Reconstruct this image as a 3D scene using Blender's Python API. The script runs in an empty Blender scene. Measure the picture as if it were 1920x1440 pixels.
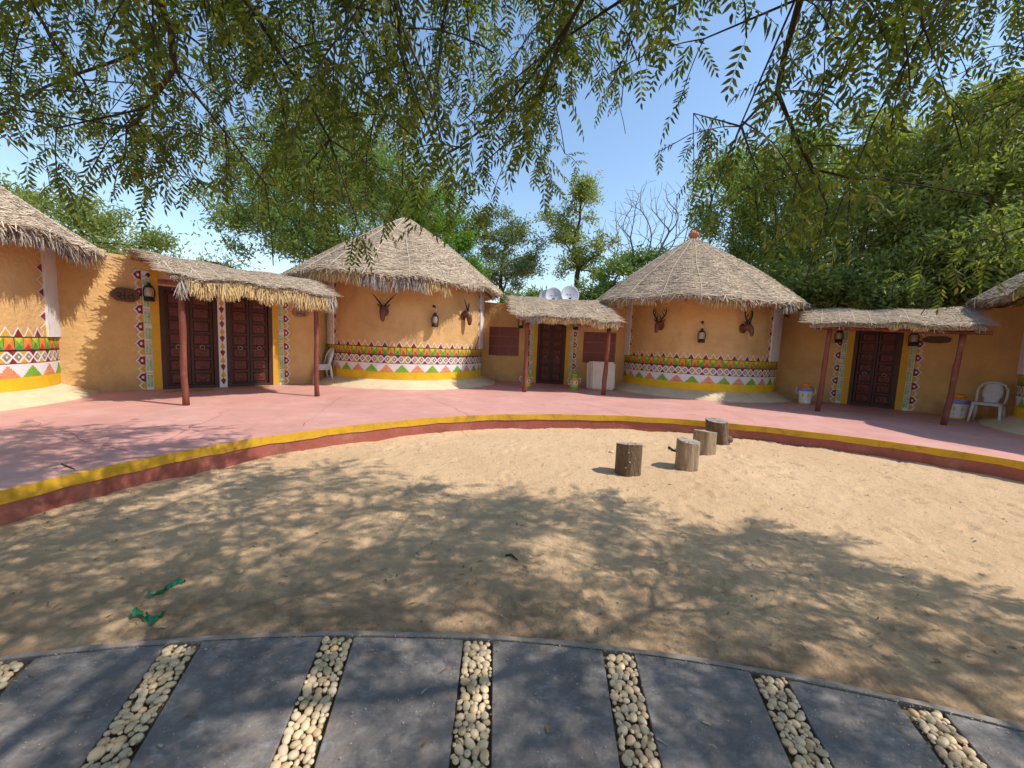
import bpy, bmesh, math, random
import numpy as np
from mathutils import Vector, Matrix
random.seed(7); rng = np.random.default_rng(11)
S = bpy.context.scene; C = S.collection
R_ = math.radians

# ------------------------------------------------------------------ camera, sky, sun
F = 750.0; PITCH = R_(5.71); ROLL = R_(2.3); EYE = 1.58; ZP = 0.28
cd = bpy.data.cameras.new('camera'); cam = bpy.data.objects.new('camera', cd); C.objects.link(cam)
cd.sensor_width = 36.0; cd.lens = 36.0 * F / 1920.0; cd.clip_start = 0.05; cd.clip_end = 2000
cam.location = (0, 0, EYE)
cam.matrix_world = Matrix.Translation((0, 0, EYE)) @ Matrix.Rotation(math.pi/2 - PITCH, 4, 'X') @ Matrix.Rotation(ROLL, 4, 'Z')
S.camera = cam
S.render.resolution_x = 1024; S.render.resolution_y = 768

SUN_EL = R_(52.0); SH = Vector((-1.0, 0.24)).normalized()          # direction shadows run on the ground
SUN_DIR = Vector((-SH.x*math.cos(SUN_EL), -SH.y*math.cos(SUN_EL), math.sin(SUN_EL)))
w = bpy.data.worlds.new('World'); S.world = w; w.use_nodes = True
nt = w.node_tree; nt.nodes.clear()
sky = nt.nodes.new('ShaderNodeTexSky'); sky.sky_type = 'NISHITA'; sky.sun_disc = False
sky.sun_elevation = SUN_EL; sky.sun_rotation = math.atan2(SUN_DIR.x, SUN_DIR.y)
sky.air_density = 1.35; sky.dust_density = 0.25; sky.ozone_density = 3.0; sky.altitude = 0
bg = nt.nodes.new('ShaderNodeBackground'); bg.inputs[1].default_value = 0.15
wo = nt.nodes.new('ShaderNodeOutputWorld')
nt.links.new(sky.outputs[0], bg.inputs[0]); nt.links.new(bg.outputs[0], wo.inputs[0])
sd = bpy.data.lights.new('sun', 'SUN'); sd.energy = 3.35; sd.angle = R_(0.53); sd.color = (1.0, 0.965, 0.90)
sun = bpy.data.objects.new('sun', sd); C.objects.link(sun)
sun.rotation_euler = SUN_DIR.to_track_quat('Z', 'Y').to_euler(); sun.location = (10, -5, 15)
S.view_settings.view_transform = 'Standard'; S.view_settings.look = 'None'
S.view_settings.exposure = 0.50; S.view_settings.gamma = 1.0; S.view_settings.use_curve_mapping = False

# ------------------------------------------------------------------ helpers
def raydir(px, py):
    x = (px-960)/F; y = -(py-720)/F; c, s = math.cos(ROLL), math.sin(ROLL)
    xr = x*c - y*s; yr = x*s + y*c
    return Vector((xr, math.cos(PITCH)+yr*math.sin(PITCH), -math.sin(PITCH)+yr*math.cos(PITCH)))
def gpt(px, py, z=ZP):
    d = raydir(px, py); t = (z-EYE)/d.z
    return Vector((d.x*t, d.y*t, z))
def dpt(px, py, dist):
    d = raydir(px, py); k = dist/math.hypot(d.x, d.y)
    return Vector((d.x*k, d.y*k, EYE+d.z*k))
def proj_np(P):
    a = P[:, 0]; z = P[:, 2]-EYE
    b = P[:, 1]*math.sin(PITCH)+z*math.cos(PITCH); w_ = P[:, 1]*math.cos(PITCH)-z*math.sin(PITCH)
    w_ = np.where(w_ < 0.05, 0.05, w_); x = a/w_; y = b/w_; c, s = math.cos(ROLL), math.sin(ROLL)
    return 960+F*(x*c+y*s), 720-F*(-x*s+y*c)

def N(nt, t, **k):
    n = nt.nodes.new(t)
    for a, b in k.items(): setattr(n, a, b)
    return n
def mat(name, col, rough=0.8, var=0.18, scale=2.5, bump=0.25, bscale=45, bdist=0.01, island=None, objrand=None,
        stain=None, stain_scale=1.2, stain_amt=0.5, spec=0.3, transl=0.0, metal=0.0, streak=None, st2=None, dirt=None):
    m = bpy.data.materials.new(name); m.use_nodes = True; t = m.node_tree; t.nodes.clear(); L = t.links.new
    out = N(t, 'ShaderNodeOutputMaterial'); p = N(t, 'ShaderNodeBsdfPrincipled')
    p.inputs['Roughness'].default_value = rough; p.inputs['Specular IOR Level'].default_value = spec
    p.inputs['Metallic'].default_value = metal
    tc = N(t, 'ShaderNodeTexCoord'); src = tc.outputs['Object']
    if streak:
        mp = N(t, 'ShaderNodeMapping'); mp.inputs['Scale'].default_value = streak; L(src, mp.inputs[0]); src = mp.outputs[0]
    no = N(t, 'ShaderNodeTexNoise'); no.inputs['Scale'].default_value = scale; no.inputs['Detail'].default_value = 6
    no.inputs['Roughness'].default_value = 0.65; L(src, no.inputs['Vector'])
    mr = N(t, 'ShaderNodeMapRange'); mr.inputs[1].default_value = 0.25; mr.inputs[2].default_value = 0.75
    mr.inputs[3].default_value = 1-var; mr.inputs[4].default_value = 1+var; L(no.outputs[0], mr.inputs[0])
    if island or objrand:
        if island:
            g = N(t, 'ShaderNodeNewGeometry'); ro = g.outputs['Random Per Island']; cols = island
        else:
            g = N(t, 'ShaderNodeObjectInfo'); ro = g.outputs['Random']; cols = objrand
        cr = N(t, 'ShaderNodeValToRGB'); e = cr.color_ramp.elements
        while len(e) < len(cols): e.new(0.5)
        for i, c in enumerate(cols): e[i].position = i/(len(cols)-1); e[i].color = (*c, 1)
        L(ro, cr.inputs[0]); base = cr.outputs[0]
    else:
        rg = N(t, 'ShaderNodeRGB'); rg.outputs[0].default_value = (*col, 1); base = rg.outputs[0]
    if stain:
        n2 = N(t, 'ShaderNodeTexNoise'); n2.inputs['Scale'].default_value = stain_scale; n2.inputs['Detail'].default_value = 8
        n2.inputs['Distortion'].default_value = 0.6
        n2.inputs['Roughness'].default_value = 0.7; L(tc.outputs['Object'], n2.inputs['Vector'])
        m2 = N(t, 'ShaderNodeMapRange'); m2.inputs[1].default_value = 0.5; m2.inputs[2].default_value = 0.72
        m2.inputs[3].default_value = 0; m2.inputs[4].default_value = stain_amt; L(n2.outputs[0], m2.inputs[0])
        mx = N(t, 'ShaderNodeMix', data_type='RGBA'); L(m2.outputs[0], mx.inputs[0]); L(base, mx.inputs[6])
        mx.inputs[7].default_value = (*stain, 1); base = mx.outputs[2]
    if st2:      # (colour, scale, amount, stretch, lo, hi)
        mp2 = N(t, 'ShaderNodeMapping'); mp2.inputs['Scale'].default_value = st2[3]; mp2.inputs['Location'].default_value = (7, 3, 1); L(tc.outputs['Object'], mp2.inputs[0])
        n3 = N(t, 'ShaderNodeTexNoise'); n3.inputs['Scale'].default_value = st2[1]; n3.inputs['Detail'].default_value = 9; n3.inputs['Roughness'].default_value = .72; L(mp2.outputs[0], n3.inputs['Vector'])
        m3 = N(t, 'ShaderNodeMapRange'); m3.inputs[1].default_value = st2[4]; m3.inputs[2].default_value = st2[5]; m3.inputs[3].default_value = 0; m3.inputs[4].default_value = st2[2]; L(n3.outputs[0], m3.inputs[0])
        mx3 = N(t, 'ShaderNodeMix', data_type='RGBA'); L(m3.outputs[0], mx3.inputs[0]); L(base, mx3.inputs[6]); mx3.inputs[7].default_value = (*st2[0], 1); base = mx3.outputs[2]
    if dirt:     # splashed earth near the foot: (colour, z0, z1, amount) in the object's own height
        sp = N(t, 'ShaderNodeSeparateXYZ'); L(tc.outputs['Object'], sp.inputs[0]); n4 = N(t, 'ShaderNodeTexNoise'); n4.inputs['Scale'].default_value = 5; n4.inputs['Detail'].default_value = 8; L(tc.outputs['Object'], n4.inputs['Vector'])
        ad = N(t, 'ShaderNodeMath', operation='MULTIPLY_ADD'); L(n4.outputs[0], ad.inputs[0]); ad.inputs[1].default_value = -.5; L(sp.outputs[2], ad.inputs[2])
        m4 = N(t, 'ShaderNodeMapRange'); m4.inputs[1].default_value = dirt[1]-.25; m4.inputs[2].default_value = dirt[2]-.25; m4.inputs[3].default_value = dirt[3]; m4.inputs[4].default_value = 0; L(ad.outputs[0], m4.inputs[0])
        mx4 = N(t, 'ShaderNodeMix', data_type='RGBA'); L(m4.outputs[0], mx4.inputs[0]); L(base, mx4.inputs[6]); mx4.inputs[7].default_value = (*dirt[0], 1); base = mx4.outputs[2]
    vm = N(t, 'ShaderNodeVectorMath', operation='SCALE'); L(base, vm.inputs[0]); L(mr.outputs[0], vm.inputs['Scale'])
    L(vm.outputs[0], p.inputs['Base Color'])
    if bump:
        nb = N(t, 'ShaderNodeTexNoise'); nb.inputs['Scale'].default_value = bscale; nb.inputs['Detail'].default_value = 5
        L(src, nb.inputs['Vector'])
        bp = N(t, 'ShaderNodeBump'); bp.inputs['Strength'].default_value = bump; bp.inputs['Distance'].default_value = bdist
        L(nb.outputs[0], bp.inputs['Height']); L(bp.outputs[0], p.inputs['Normal'])
    if transl:
        tr = N(t, 'ShaderNodeBsdfTranslucent'); 
        sc = N(t, 'ShaderNodeVectorMath', operation='MULTIPLY'); sc.inputs[1].default_value = (1.5, 1.5, 0.6)
        L(vm.outputs[0], sc.inputs[0]); L(sc.outputs[0], tr.inputs[0])
        mxs = N(t, 'ShaderNodeMixShader'); mxs.inputs[0].default_value = transl
        L(p.outputs[0], mxs.inputs[1]); L(tr.outputs[0], mxs.inputs[2]); L(mxs.outputs[0], out.inputs[0])
    else: L(p.outputs[0], out.inputs[0])
    return m

M = {}
M['plaster'] = mat('ochre_mud_plaster', (.64, .385, .155), .92, .15, 1.6, .8, 14, .022, stain=(.44, .25, .085), stain_scale=.9, stain_amt=.55, st2=((.70, .48, .24), 2.2, .40, (1.6, 1.6, .35), .52, .72), dirt=((.36, .20, .11), 0.0, .38, .55))
M['apron'] = mat('cream_plaster', (.68, .52, .32), .9, .12, 2.2, .45, 20, .012, stain=(.50, .36, .22), stain_amt=.5, st2=((.42, .24, .18), 5, .4, (1, 1, 1), .55, .75))
M['white'] = mat('white_wall_paint', (.74, .70, .68), .8, .06, 6, .3, 30, .006, stain=(.55, .48, .42), stain_scale=3, stain_amt=.3)
M['yellow'] = mat('yellow_wall_paint', (.78, .46, .02), .75, .12, 5, .3, 30, .008, stain=(.5, .27, .03), stain_scale=3, stain_amt=.4)
M['ochrepaint'] = mat('mustard_paint', (.66, .35, .03), .75, .10, 6, .2, 40, .004)
M['maroon'] = mat('maroon_paint', (.25, .022, .022), .75, .22, 8, .3, 30, .006, st2=((.60, .43, .27), 11, .5, (1, 1, 1), .54, .70))
M['red'] = mat('red_paint', (.60, .045, .03), .75, .22, 8, .3, 30, .006, st2=((.60, .43, .27), 11, .5, (1, 1, 1), .54, .70))
M['orange'] = mat('orange_paint', (.75, .20, .06), .75, .22, 8, .3, 30, .006, st2=((.60, .43, .27), 11, .5, (1, 1, 1), .54, .70))
M['salmon'] = mat('salmon_paint', (.72, .25, .11), .75, .22, 8, .3, 30, .006, st2=((.60, .43, .27), 11, .5, (1, 1, 1), .54, .70))
M['green'] = mat('leaf_green_paint', (.20, .38, .03), .75, .22, 8, .3, 30, .006, st2=((.60, .43, .27), 11, .5, (1, 1, 1), .54, .70))
M['dgreen'] = mat('deep_green_paint', (.06, .27, .07), .75, .22, 8, .3, 30, .006, st2=((.60, .43, .27), 11, .5, (1, 1, 1), .54, .70))
M['lime'] = mat('lime_paint', (.52, .56, .03), .75, .22, 8, .3, 30, .006, st2=((.60, .43, .27), 11, .5, (1, 1, 1), .54, .70))
M['taupe'] = mat('taupe_paint', (.30, .22, .15), .75, .22, 8, .3, 30, .006, st2=((.60, .43, .27), 11, .5, (1, 1, 1), .54, .70))
M['black'] = mat('black_line_paint', (.03, .02, .02), .8, .1, 6, 0)
M['mint'] = mat('pale_mint_paint', (.50, .60, .38), .75, .15, 9, .2, 40, .004)
M['pinkp'] = mat('pale_pink_paint', (.66, .38, .32), .75, .15, 9, .2, 40, .004)
M['door'] = mat('dark_maroon_wood', (.085, .020, .015), .45, .35, 3, .4, 30, .006, streak=(6, 6, .8), spec=.45)
M['doorp'] = mat('carved_maroon_wood', (.115, .026, .018), .5, .30, 3, .5, 38, .008, spec=.4)
M['doorf'] = mat('dark_door_frame_wood', (.06, .017, .013), .5, .3, 3, .3, 30, .005, spec=.4)
M['metal'] = mat('worn_nickel', (.45, .42, .38), .35, .2, 20, 0, metal=.9)
M['iron'] = mat('black_iron', (.025, .023, .022), .5, .3, 20, .2, 60, .003)
M['glass'] = mat('smoky_lantern_glass', (.42, .36, .28), .25, .2, 9, 0, spec=.6)
M['post'] = mat('red_brown_painted_pole', (.20, .055, .035), .6, .35, 4, .5, 14, .01, streak=(3, 3, .7), stain=(.36, .16, .10), stain_scale=4, stain_amt=.6)
M['pole'] = mat('weathered_bamboo', (.22, .14, .09), .8, .3, 9, .3, 30, .006)
THC = [(.20, .135, .085), (.52, .385, .265), (.32, .225, .15), (.62, .475, .33), (.74, .59, .43), (.44, .32, .21), (.66, .50, .34)]
M['thatch'] = mat('grey_tan_reed_strand', (.4, .3, .2), .95, .12, 5, 0, island=THC, spec=.1)
M['thatchbase'] = mat('packed_reed_mat', (.40, .30, .21), .95, .45, 24, .9, 60, .03, spec=.1)
M['fringe'] = mat('golden_straw_fringe', (.5, .36, .18), .95, .15, 5, 0, island=[(.28, .18, .10), (.58, .42, .22), (.70, .47, .19), (.44, .32, .20), (.78, .58, .28), (.34, .25, .17)], spec=.1, transl=.15)
M['gfringe'] = mat('grey_straw_fringe', (.3, .25, .2), .95, .15, 5, 0, island=[(.13, .11, .10), (.34, .28, .23), (.46, .38, .30), (.22, .19, .17)], spec=.1)
M['rope'] = mat('pale_coir_rope', (.58, .48, .34), .95, .2, 30, .3, 90, .004)
M['clay'] = mat('terracotta', (.50, .17, .08), .8, .15, 8, .2, 40, .004)
M['floor'] = mat('rose_oxide_floor', (.60, .295, .235), .6, .14, 1.3, .35, 12, .005, stain=(.66, .42, .34), stain_scale=1.1, stain_amt=.65, spec=.3, st2=((.36, .15, .12), 2.4, .5, (1, 1, 1), .54, .74))
M['kerby'] = mat('yellow_kerb_paint', (.60, .33, .022), .7, .14, 3, .4, 22, .012, stain=(.22, .12, .03), stain_scale=3.2, stain_amt=.8, st2=((.42, .12, .07), 7, .6, (1, 1, 1), .58, .70))
M['kerbr'] = mat('red_kerb_paint', (.33, .095, .07), .8, .2, 2, .6, 20, .016, stain=(.45, .20, .14), stain_scale=2.2, stain_amt=.7, st2=((.15, .05, .04), 4, .6, (1, 1, .5), .56, .72))
M['plastic'] = mat('white_plastic', (.72, .71, .72), .35, .04, 9, 0, spec=.5)
M['plasticold'] = mat('dusty_white_plastic', (.60, .56, .55), .45, .08, 9, 0, spec=.5, stain=(.4, .33, .3), stain_scale=6)
M['panel'] = mat('cream_rexine', (.74, .59, .46), .55, .08, 5, .15, 30, .004, stain=(.42, .3, .2), stain_scale=3, stain_amt=.3)
M['dish'] = mat('grey_dish_metal', (.52, .52, .54), .45, .06, 6, 0, spec=.4)
M['dishdk'] = mat('dark_rubber', (.03, .03, .035), .6, .2, 8, 0)
M['logo'] = mat('faded_print', (.16, .20, .42), .6, .2, 8, 0)
M['logo2'] = mat('faded_white_print', (.75, .74, .76), .6, .1, 8, 0)
M['logbark'] = mat('dark_bark', (.15, .095, .06), .9, .5, 7, 1.0, 22, .03, streak=(2.4, 2.4, .5), stain=(.22, .15, .10), stain_scale=6, stain_amt=.7)
M['logwood'] = mat('debarked_tan_wood', (.36, .25, .16), .85, .4, 7, .8, 22, .02, streak=(3.5, 3.5, .4), stain=(.13, .08, .05), stain_scale=5, stain_amt=.7)
M['logcut'] = mat('grey_sawn_wood', (.36, .29, .23), .9, .22, 12, .5, 60, .006, stain=(.18, .12, .09), stain_scale=9, stain_amt=.6)
M['slab'] = mat('blue_grey_slate', (.185, .158, .140), .58, .34, 4.5, 1.0, 24, .010, stain=(.31, .23, .17), stain_scale=3.0, stain_amt=.9, st2=((.33, .31, .30), 17, .55, (1, 1.6, 1), .50, .66), spec=.4)
M['edging'] = mat('concrete_edging', (.30, .245, .20), .85, .2, 6, .4, 40, .006, stain=(.36, .27, .19), stain_scale=5)
M['bed'] = mat('dark_bedding_mortar', (.20, .155, .10), .95, .3, 12, .5, 40, .01)
M['pebble'] = mat('cream_river_pebble', (.6, .5, .35), .5, .10, 30, .15, 60, .002, objrand=[(.50, .34, .18), (.70, .50, .28), (.74, .56, .36), (.58, .44, .28), (.80, .61, .36), (.62, .40, .24)], stain=(.42, .30, .17), stain_scale=20, stain_amt=.35, spec=.45)
M['pebblei'] = mat('cream_pebble_joined', (.6, .5, .35), .5, .10, 30, .15, 60, .002, island=[(.50, .34, .18), (.70, .50, .28), (.74, .56, .36), (.58, .44, .28), (.80, .61, .36), (.62, .40, .24)], spec=.45)
M['gplastic'] = mat('green_plastic_scrap', (.02, .20, .10), .4, .3, 20, .3, 40, .004, stain=(.05, .12, .06), stain_scale=18, stain_amt=.6, transl=.25)
M['stick'] = mat('dry_dark_twig', (.06, .035, .025), .9, .3, 20, 0)
M['litter'] = mat('dry_leaf_litter', (.2, .1, .05), .9, .2, 20, 0, island=[(.10, .06, .035), (.30, .19, .10), (.50, .42, .30), (.20, .13, .07), (.36, .22, .08)])
M['litter2'] = mat('sand_grit', (.5, .4, .3), .9, .2, 20, 0, island=[(.52, .38, .24), (.40, .30, .20), (.62, .52, .40), (.14, .12, .11)])
M['bark'] = mat('grey_brown_bark', (.060, .043, .034), .9, .35, 9, .7, 30, .02, streak=(1, 1, .4))
M['paleb'] = mat('pale_dry_bark', (.17, .15, .135), .9, .3, 9, .3, 30, .01)
M['horn'] = mat('black_horn', (.02, .015, .013), .4, .2, 20, .4, 60, .004)
M['head'] = mat('carved_brown_wood', (.15, .055, .030), .45, .35, 12, .4, 40, .006, spec=.4)
M['plaque'] = mat('brown_wood_plaque', (.34, .20, .10), .75, .25, 8, .4, 30, .006, streak=(.8, 3, 3))
M['plaqued'] = mat('dark_stained_plaque', (.13, .075, .045), .75, .25, 8, .4, 30, .006, streak=(.8, 3, 3))
M['carve'] = mat('burnt_lettering', (.035, .018, .012), .8, .1, 8, 0)
M['pane'] = mat('dark_red_glazed_tile', (.17, .020, .016), .35, .35, 9, .3, 26, .006, spec=.5)
M['grout'] = mat('pink_mortar', (.34, .16, .10), .9, .1, 8, 0)
M['canw'] = mat('white_enamel', (.70, .68, .70), .4, .06, 9, 0, spec=.5)
M['canb'] = mat('violet_enamel', (.20, .20, .50), .4, .1, 9, 0, spec=.5)
M['cany'] = mat('yellow_enamel', (.70, .50, .04), .4, .1, 9, 0, spec=.5)
M['cano'] = mat('orange_enamel', (.70, .26, .02), .4, .1, 9, 0, spec=.5)
M['cang'] = mat('green_enamel', (.22, .46, .05), .4, .1, 9, 0, spec=.5)
M['canr'] = mat('red_enamel', (.60, .03, .03), .4, .1, 9, 0, spec=.5)
M['mat'] = mat('mustard_coir', (.33, .19, .05), .95, .3, 30, .5, 80, .01)
M['switch'] = mat('ivory_plastic', (.66, .60, .46), .45, .05, 9, 0)
for k_, c_ in (('maroon', (.34, .07, .06)), ('green', (.34, .44, .14)), ('salmon', (.74, .42, .28)), ('orange', (.74, .36, .18))): pass
def leafmat(name, cols, tr=.35, rough=.5): return mat(name, cols[0], rough, .15, 3, 0, island=cols, transl=tr, spec=.35)
M['neem'] = leafmat('neem_leaf', [(.05, .085, .025), (.11, .155, .030), (.07, .11, .03), (.20, .24, .035), (.06, .10, .025), (.32, .33, .06)], .48)
M['neem2'] = leafmat('mid_green_neem_leaf', [(.055, .095, .022), (.10, .15, .03), (.075, .12, .03), (.16, .20, .045), (.05, .08, .02)], .35)  # second set of neem leaf greens, random per leaf, not assigned
M['leafA'] = leafmat('dark_green_leaf', [(.095, .155, .04), (.16, .24, .06), (.12, .19, .05), (.28, .35, .10)], .45)
M['leafB'] = leafmat('bright_green_leaf', [(.09, .19, .025), (.16, .28, .035), (.12, .23, .03), (.22, .34, .06)], .45)
M['leafC'] = leafmat('olive_green_leaf', [(.14, .18, .045), (.23, .27, .07), (.18, .22, .06), (.33, .37, .13)], .45)
M['leafD'] = leafmat('grey_green_leaf', [(.10, .145, .06), (.17, .22, .09), (.14, .18, .08), (.26, .30, .15)], .4)

class MB:
    def __init__(s): s.v = []; s.f = []; s.m = []; s.mats = []
    def mi(s, m):
        if m not in s.mats: s.mats.append(m)
        return s.mats.index(m)
    def add(s, vs, fs, m=None):
        o = len(s.v); k = s.mi(m) if m else 0
        s.v += [tuple(v) for v in vs]; s.f += [tuple(o+i for i in f) for f in fs]; s.m += [k]*len(fs)
    def hexa(s, p, m=None):   # 8 pts bottom ring 0-3, top ring 4-7
        s.add(p, [(3, 2, 1, 0), (4, 5, 6, 7), (0, 1, 5, 4), (1, 2, 6, 5), (2, 3, 7, 6), (3, 0, 4, 7)], m)
    def box(s, c, size, m=None, rz=0, M4=None):
        x, y, z = size[0]/2, size[1]/2, size[2]/2
        pts = [Vector(q) for q in ((-x, -y, -z), (x, -y, -z), (x, y, -z), (-x, y, -z), (-x, -y, z), (x, -y, z), (x, y, z), (-x, y, z))]
        if M4 is not None: pts = [M4 @ (p+Vector(c)) for p in pts]
        else:
            rm = Matrix.Rotation(rz, 3, 'Z'); pts = [rm @ p + Vector(c) for p in pts]
        s.hexa(pts, m)
    def tube(s, pts, r, n=8, m=None, cap=True, wob=0):
        pts = [Vector(p) for p in pts]; k = len(pts)
        rs = r if isinstance(r, (list, tuple)) else [r]*k
        vs = []; t0 = (pts[1]-pts[0]).normalized(); a = t0.orthogonal().normalized()
        for i, p in enumerate(pts):
            t = (pts[min(i+1, k-1)]-pts[max(i-1, 0)]).normalized()
            a = (a-t*a.dot(t)); a = a.normalized() if a.length > 1e-6 else t.orthogonal().normalized()
            b = t.cross(a)
            for j in range(n):
                an = 2*math.pi*j/n; q = rs[i]*(1+(random.uniform(-wob, wob) if wob else 0))
                vs.append(p+(a*math.cos(an)+b*math.sin(an))*q)
        fs = [(i*n+j, i*n+(j+1) % n, (i+1)*n+(j+1) % n, (i+1)*n+j) for i in range(k-1) for j in range(n)]
        if cap: fs += [tuple(range(n-1, -1, -1)), tuple((k-1)*n+j for j in range(n))]
        s.add(vs, fs, m)
    def lathe(s, prof, n=20, c=(0, 0, 0), m=None, mseg=None, M4=None):
        vs = []
        for (r, z) in prof:
            for j in range(n):
                a = 2*math.pi*j/n; q = Vector((c[0]+r*math.cos(a), c[1]+r*math.sin(a), c[2]+z))
                vs.append(M4 @ q if M4 is not None else q)
        for i in range(len(prof)-1):
            k = mseg[i] if mseg else m
            o = len(s.v) if i == 0 else o
            if i == 0: s.v += [tuple(v) for v in vs]
            kk = s.mi(k) if k else 0
            for j in range(n): s.f.append((o+i*n+j, o+i*n+(j+1) % n, o+(i+1)*n+(j+1) % n, o+(i+1)*n+j)); s.m.append(kk)
    def build(s, name, m=None, parent=None, smooth=False, loc=None):
        me = bpy.data.meshes.new(name); me.from_pydata(s.v, [], s.f)
        ms = s.mats if s.mats else [m]
        for q in ms: me.materials.append(M[q] if isinstance(q, str) else q)
        if len(ms) > 1: me.polygons.foreach_set('material_index', s.m)
        if smooth: me.polygons.foreach_set('use_smooth', [True]*len(s.f))
        o = bpy.data.objects.new(name, me); C.objects.link(o)
        if parent: o.parent = parent
        if loc is not None: o.location = loc
        return o
def shade_auto(o, deg=40):
    bm = bmesh.new(); bm.from_mesh(o.data); th = R_(deg)
    for e in bm.edges: e.smooth = not (len(e.link_faces) == 2 and e.calc_face_angle(0) > th)
    for f in bm.faces: f.smooth = True
    bm.to_mesh(o.data); bm.free(); return o
def bevel(o, wd=.01, seg=2):
    bm = bmesh.new(); bm.from_mesh(o.data); bmesh.ops.bevel(bm, geom=bm.edges[:], offset=wd, segments=seg, affect='EDGES', clamp_overlap=True)
    bm.to_mesh(o.data); bm.free(); return o
def npmesh(name, V, faces_flat, fsize, m, parent=None, smooth=False):
    # V (n,3); faces_flat list of loops; fsize array of loop counts
    me = bpy.data.meshes.new(name); V = np.asarray(V, np.float32); fl = np.asarray(faces_flat, np.int32).ravel(); fs = np.asarray(fsize, np.int32)
    me.vertices.add(len(V)); me.vertices.foreach_set('co', V.ravel())
    me.loops.add(len(fl)); me.loops.foreach_set('vertex_index', fl)
    me.polygons.add(len(fs)); st = np.zeros(len(fs), np.int32); st[1:] = np.cumsum(fs)[:-1]
    me.polygons.foreach_set('loop_start', st)
    me.update(calc_edges=True)
    if smooth: me.polygons.foreach_set('use_smooth', np.ones(len(fs), bool))
    me.materials.append(M[m] if isinstance(m, str) else m)
    o = bpy.data.objects.new(name, me); C.objects.link(o)
    if parent: o.parent = parent
    return o
def tag(o, label=None, cat=None, group=None, kind=None):
    if label: o['label'] = label
    if cat: o['category'] = cat
    if group: o['group'] = group
    if kind: o['kind'] = kind
    return o
def empty(name, loc=(0, 0, 0), rz=0, label=None, cat=None, group=None):
    o = bpy.data.objects.new(name, None); C.objects.link(o); o.location = loc; o.rotation_euler = (0, 0, rz)
    o.empty_display_size = .1
    return tag(o, label, cat, group)
def local(root, o):   # geometry written in world coordinates, moved to the root's frame
    mw = Matrix.Translation(root.location) @ root.rotation_euler.to_matrix().to_4x4()
    o.data.transform(mw.inverted()); o.parent = root; return o
def copy_tree(o, parent=None):
    c = o.copy(); C.objects.link(c); c.parent = parent
    for ch in o.children: copy_tree(ch, c)
    return c
def vnoise(x, y, seed=0):
    xi = np.floor(x).astype(int); yi = np.floor(y).astype(int); fx = x-xi; fy = y-yi
    def h(a, b):
        q = (a*374761393+b*668265263+seed*974634777) & 0xffffffff; q = ((q ^ (q >> 13))*1274126177) & 0xffffffff
        return ((q ^ (q >> 16)) & 0xffff)/65535.0
    u = fx*fx*(3-2*fx); v = fy*fy*(3-2*fy)
    return (h(xi, yi)*(1-u)+h(xi+1, yi)*u)*(1-v)+(h(xi, yi+1)*(1-u)+h(xi+1, yi+1)*u)*v
def vnoise1(x, seed=0): return float(vnoise(np.array([x]), np.array([.37]), seed)[0])

# ------------------------------------------------------------------ ground
def sandmat():
    m = bpy.data.materials.new('trodden_sand'); m.use_nodes = True; t = m.node_tree; t.nodes.clear(); L = t.links.new
    out = N(t, 'ShaderNodeOutputMaterial'); p = N(t, 'ShaderNodeBsdfPrincipled'); p.inputs['Roughness'].default_value = .95
    p.inputs['Specular IOR Level'].default_value = .15
    tc = N(t, 'ShaderNodeTexCoord'); L(p.outputs[0], out.inputs[0])
    def noise(sc, det=6, ro=.6, dist=0):
        n = N(t, 'ShaderNodeTexNoise'); n.inputs['Scale'].default_value = sc; n.inputs['Detail'].default_value = det
        n.inputs['Roughness'].default_value = ro; n.inputs['Distortion'].default_value = dist; L(tc.outputs['Object'], n.inputs['Vector']); return n
    def ramp(src, a, b, c0, c1):
        r = N(t, 'ShaderNodeMapRange'); r.inputs[1].default_value = a; r.inputs[2].default_value = b; r.inputs[3].default_value = c0; r.inputs[4].default_value = c1
        L(src, r.inputs[0]); return r.outputs[0]
    def mix(f, a, b):
        x = N(t, 'ShaderNodeMix', data_type='RGBA'); L(f, x.inputs[0])
        for s_, i in ((a, 6), (b, 7)):
            if isinstance(s_, tuple): x.inputs[i].default_value = (*s_, 1)
            else: L(s_, x.inputs[i])
        return x.outputs[2]
    c = mix(ramp(noise(.7).outputs[0], .35, .7, 0, 1), (.68, .455, .26), (.59, .385, .21))
    c = mix(ramp(noise(7, 8, .75).outputs[0], .5, .72, 0, .35), c, (.36, .215, .11))
    c = mix(ramp(noise(90, 3, .7).outputs[0], .56, .72, 0, .55), c, (.27, .17, .10))
    # darker brown patches towards the path edge: distance from the path's centre of curvature
    sx = N(t, 'ShaderNodeVectorMath', operation='DISTANCE'); L(tc.outputs['Object'], sx.inputs[0]); sx.inputs[1].default_value = (-.29, -6.05, 0)
    e = N(t, 'ShaderNodeMath', operation='MULTIPLY'); L(ramp(sx.outputs['Value'], 8.1, 9.1, 1, 0), e.inputs[0]); L(ramp(noise(3, 6, .7).outputs[0], .35, .6, 0, .85), e.inputs[1])
    c = mix(e.outputs[0], c, (.26, .165, .10))
    L(c, p.inputs['Base Color'])
    b1 = N(t, 'ShaderNodeBump'); b1.inputs['Strength'].default_value = 1.0; b1.inputs['Distance'].default_value = .022; L(noise(28, 8, .7).outputs[0], b1.inputs['Height'])
    b2 = N(t, 'ShaderNodeBump'); b2.inputs['Strength'].default_value = .5; b2.inputs['Distance'].default_value = .03; L(noise(6, 6, .6, .5).outputs[0], b2.inputs['Height'])
    L(b2.outputs[0], b1.inputs['Normal']); L(b1.outputs[0], p.inputs['Normal'])
    return m
M['sand'] = sandmat()
b = MB(); b.add([(-600, -600, -.09), (600, -600, -.09), (600, 600, -.09), (-600, 600, -.09)], [(0, 1, 2, 3)])
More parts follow.
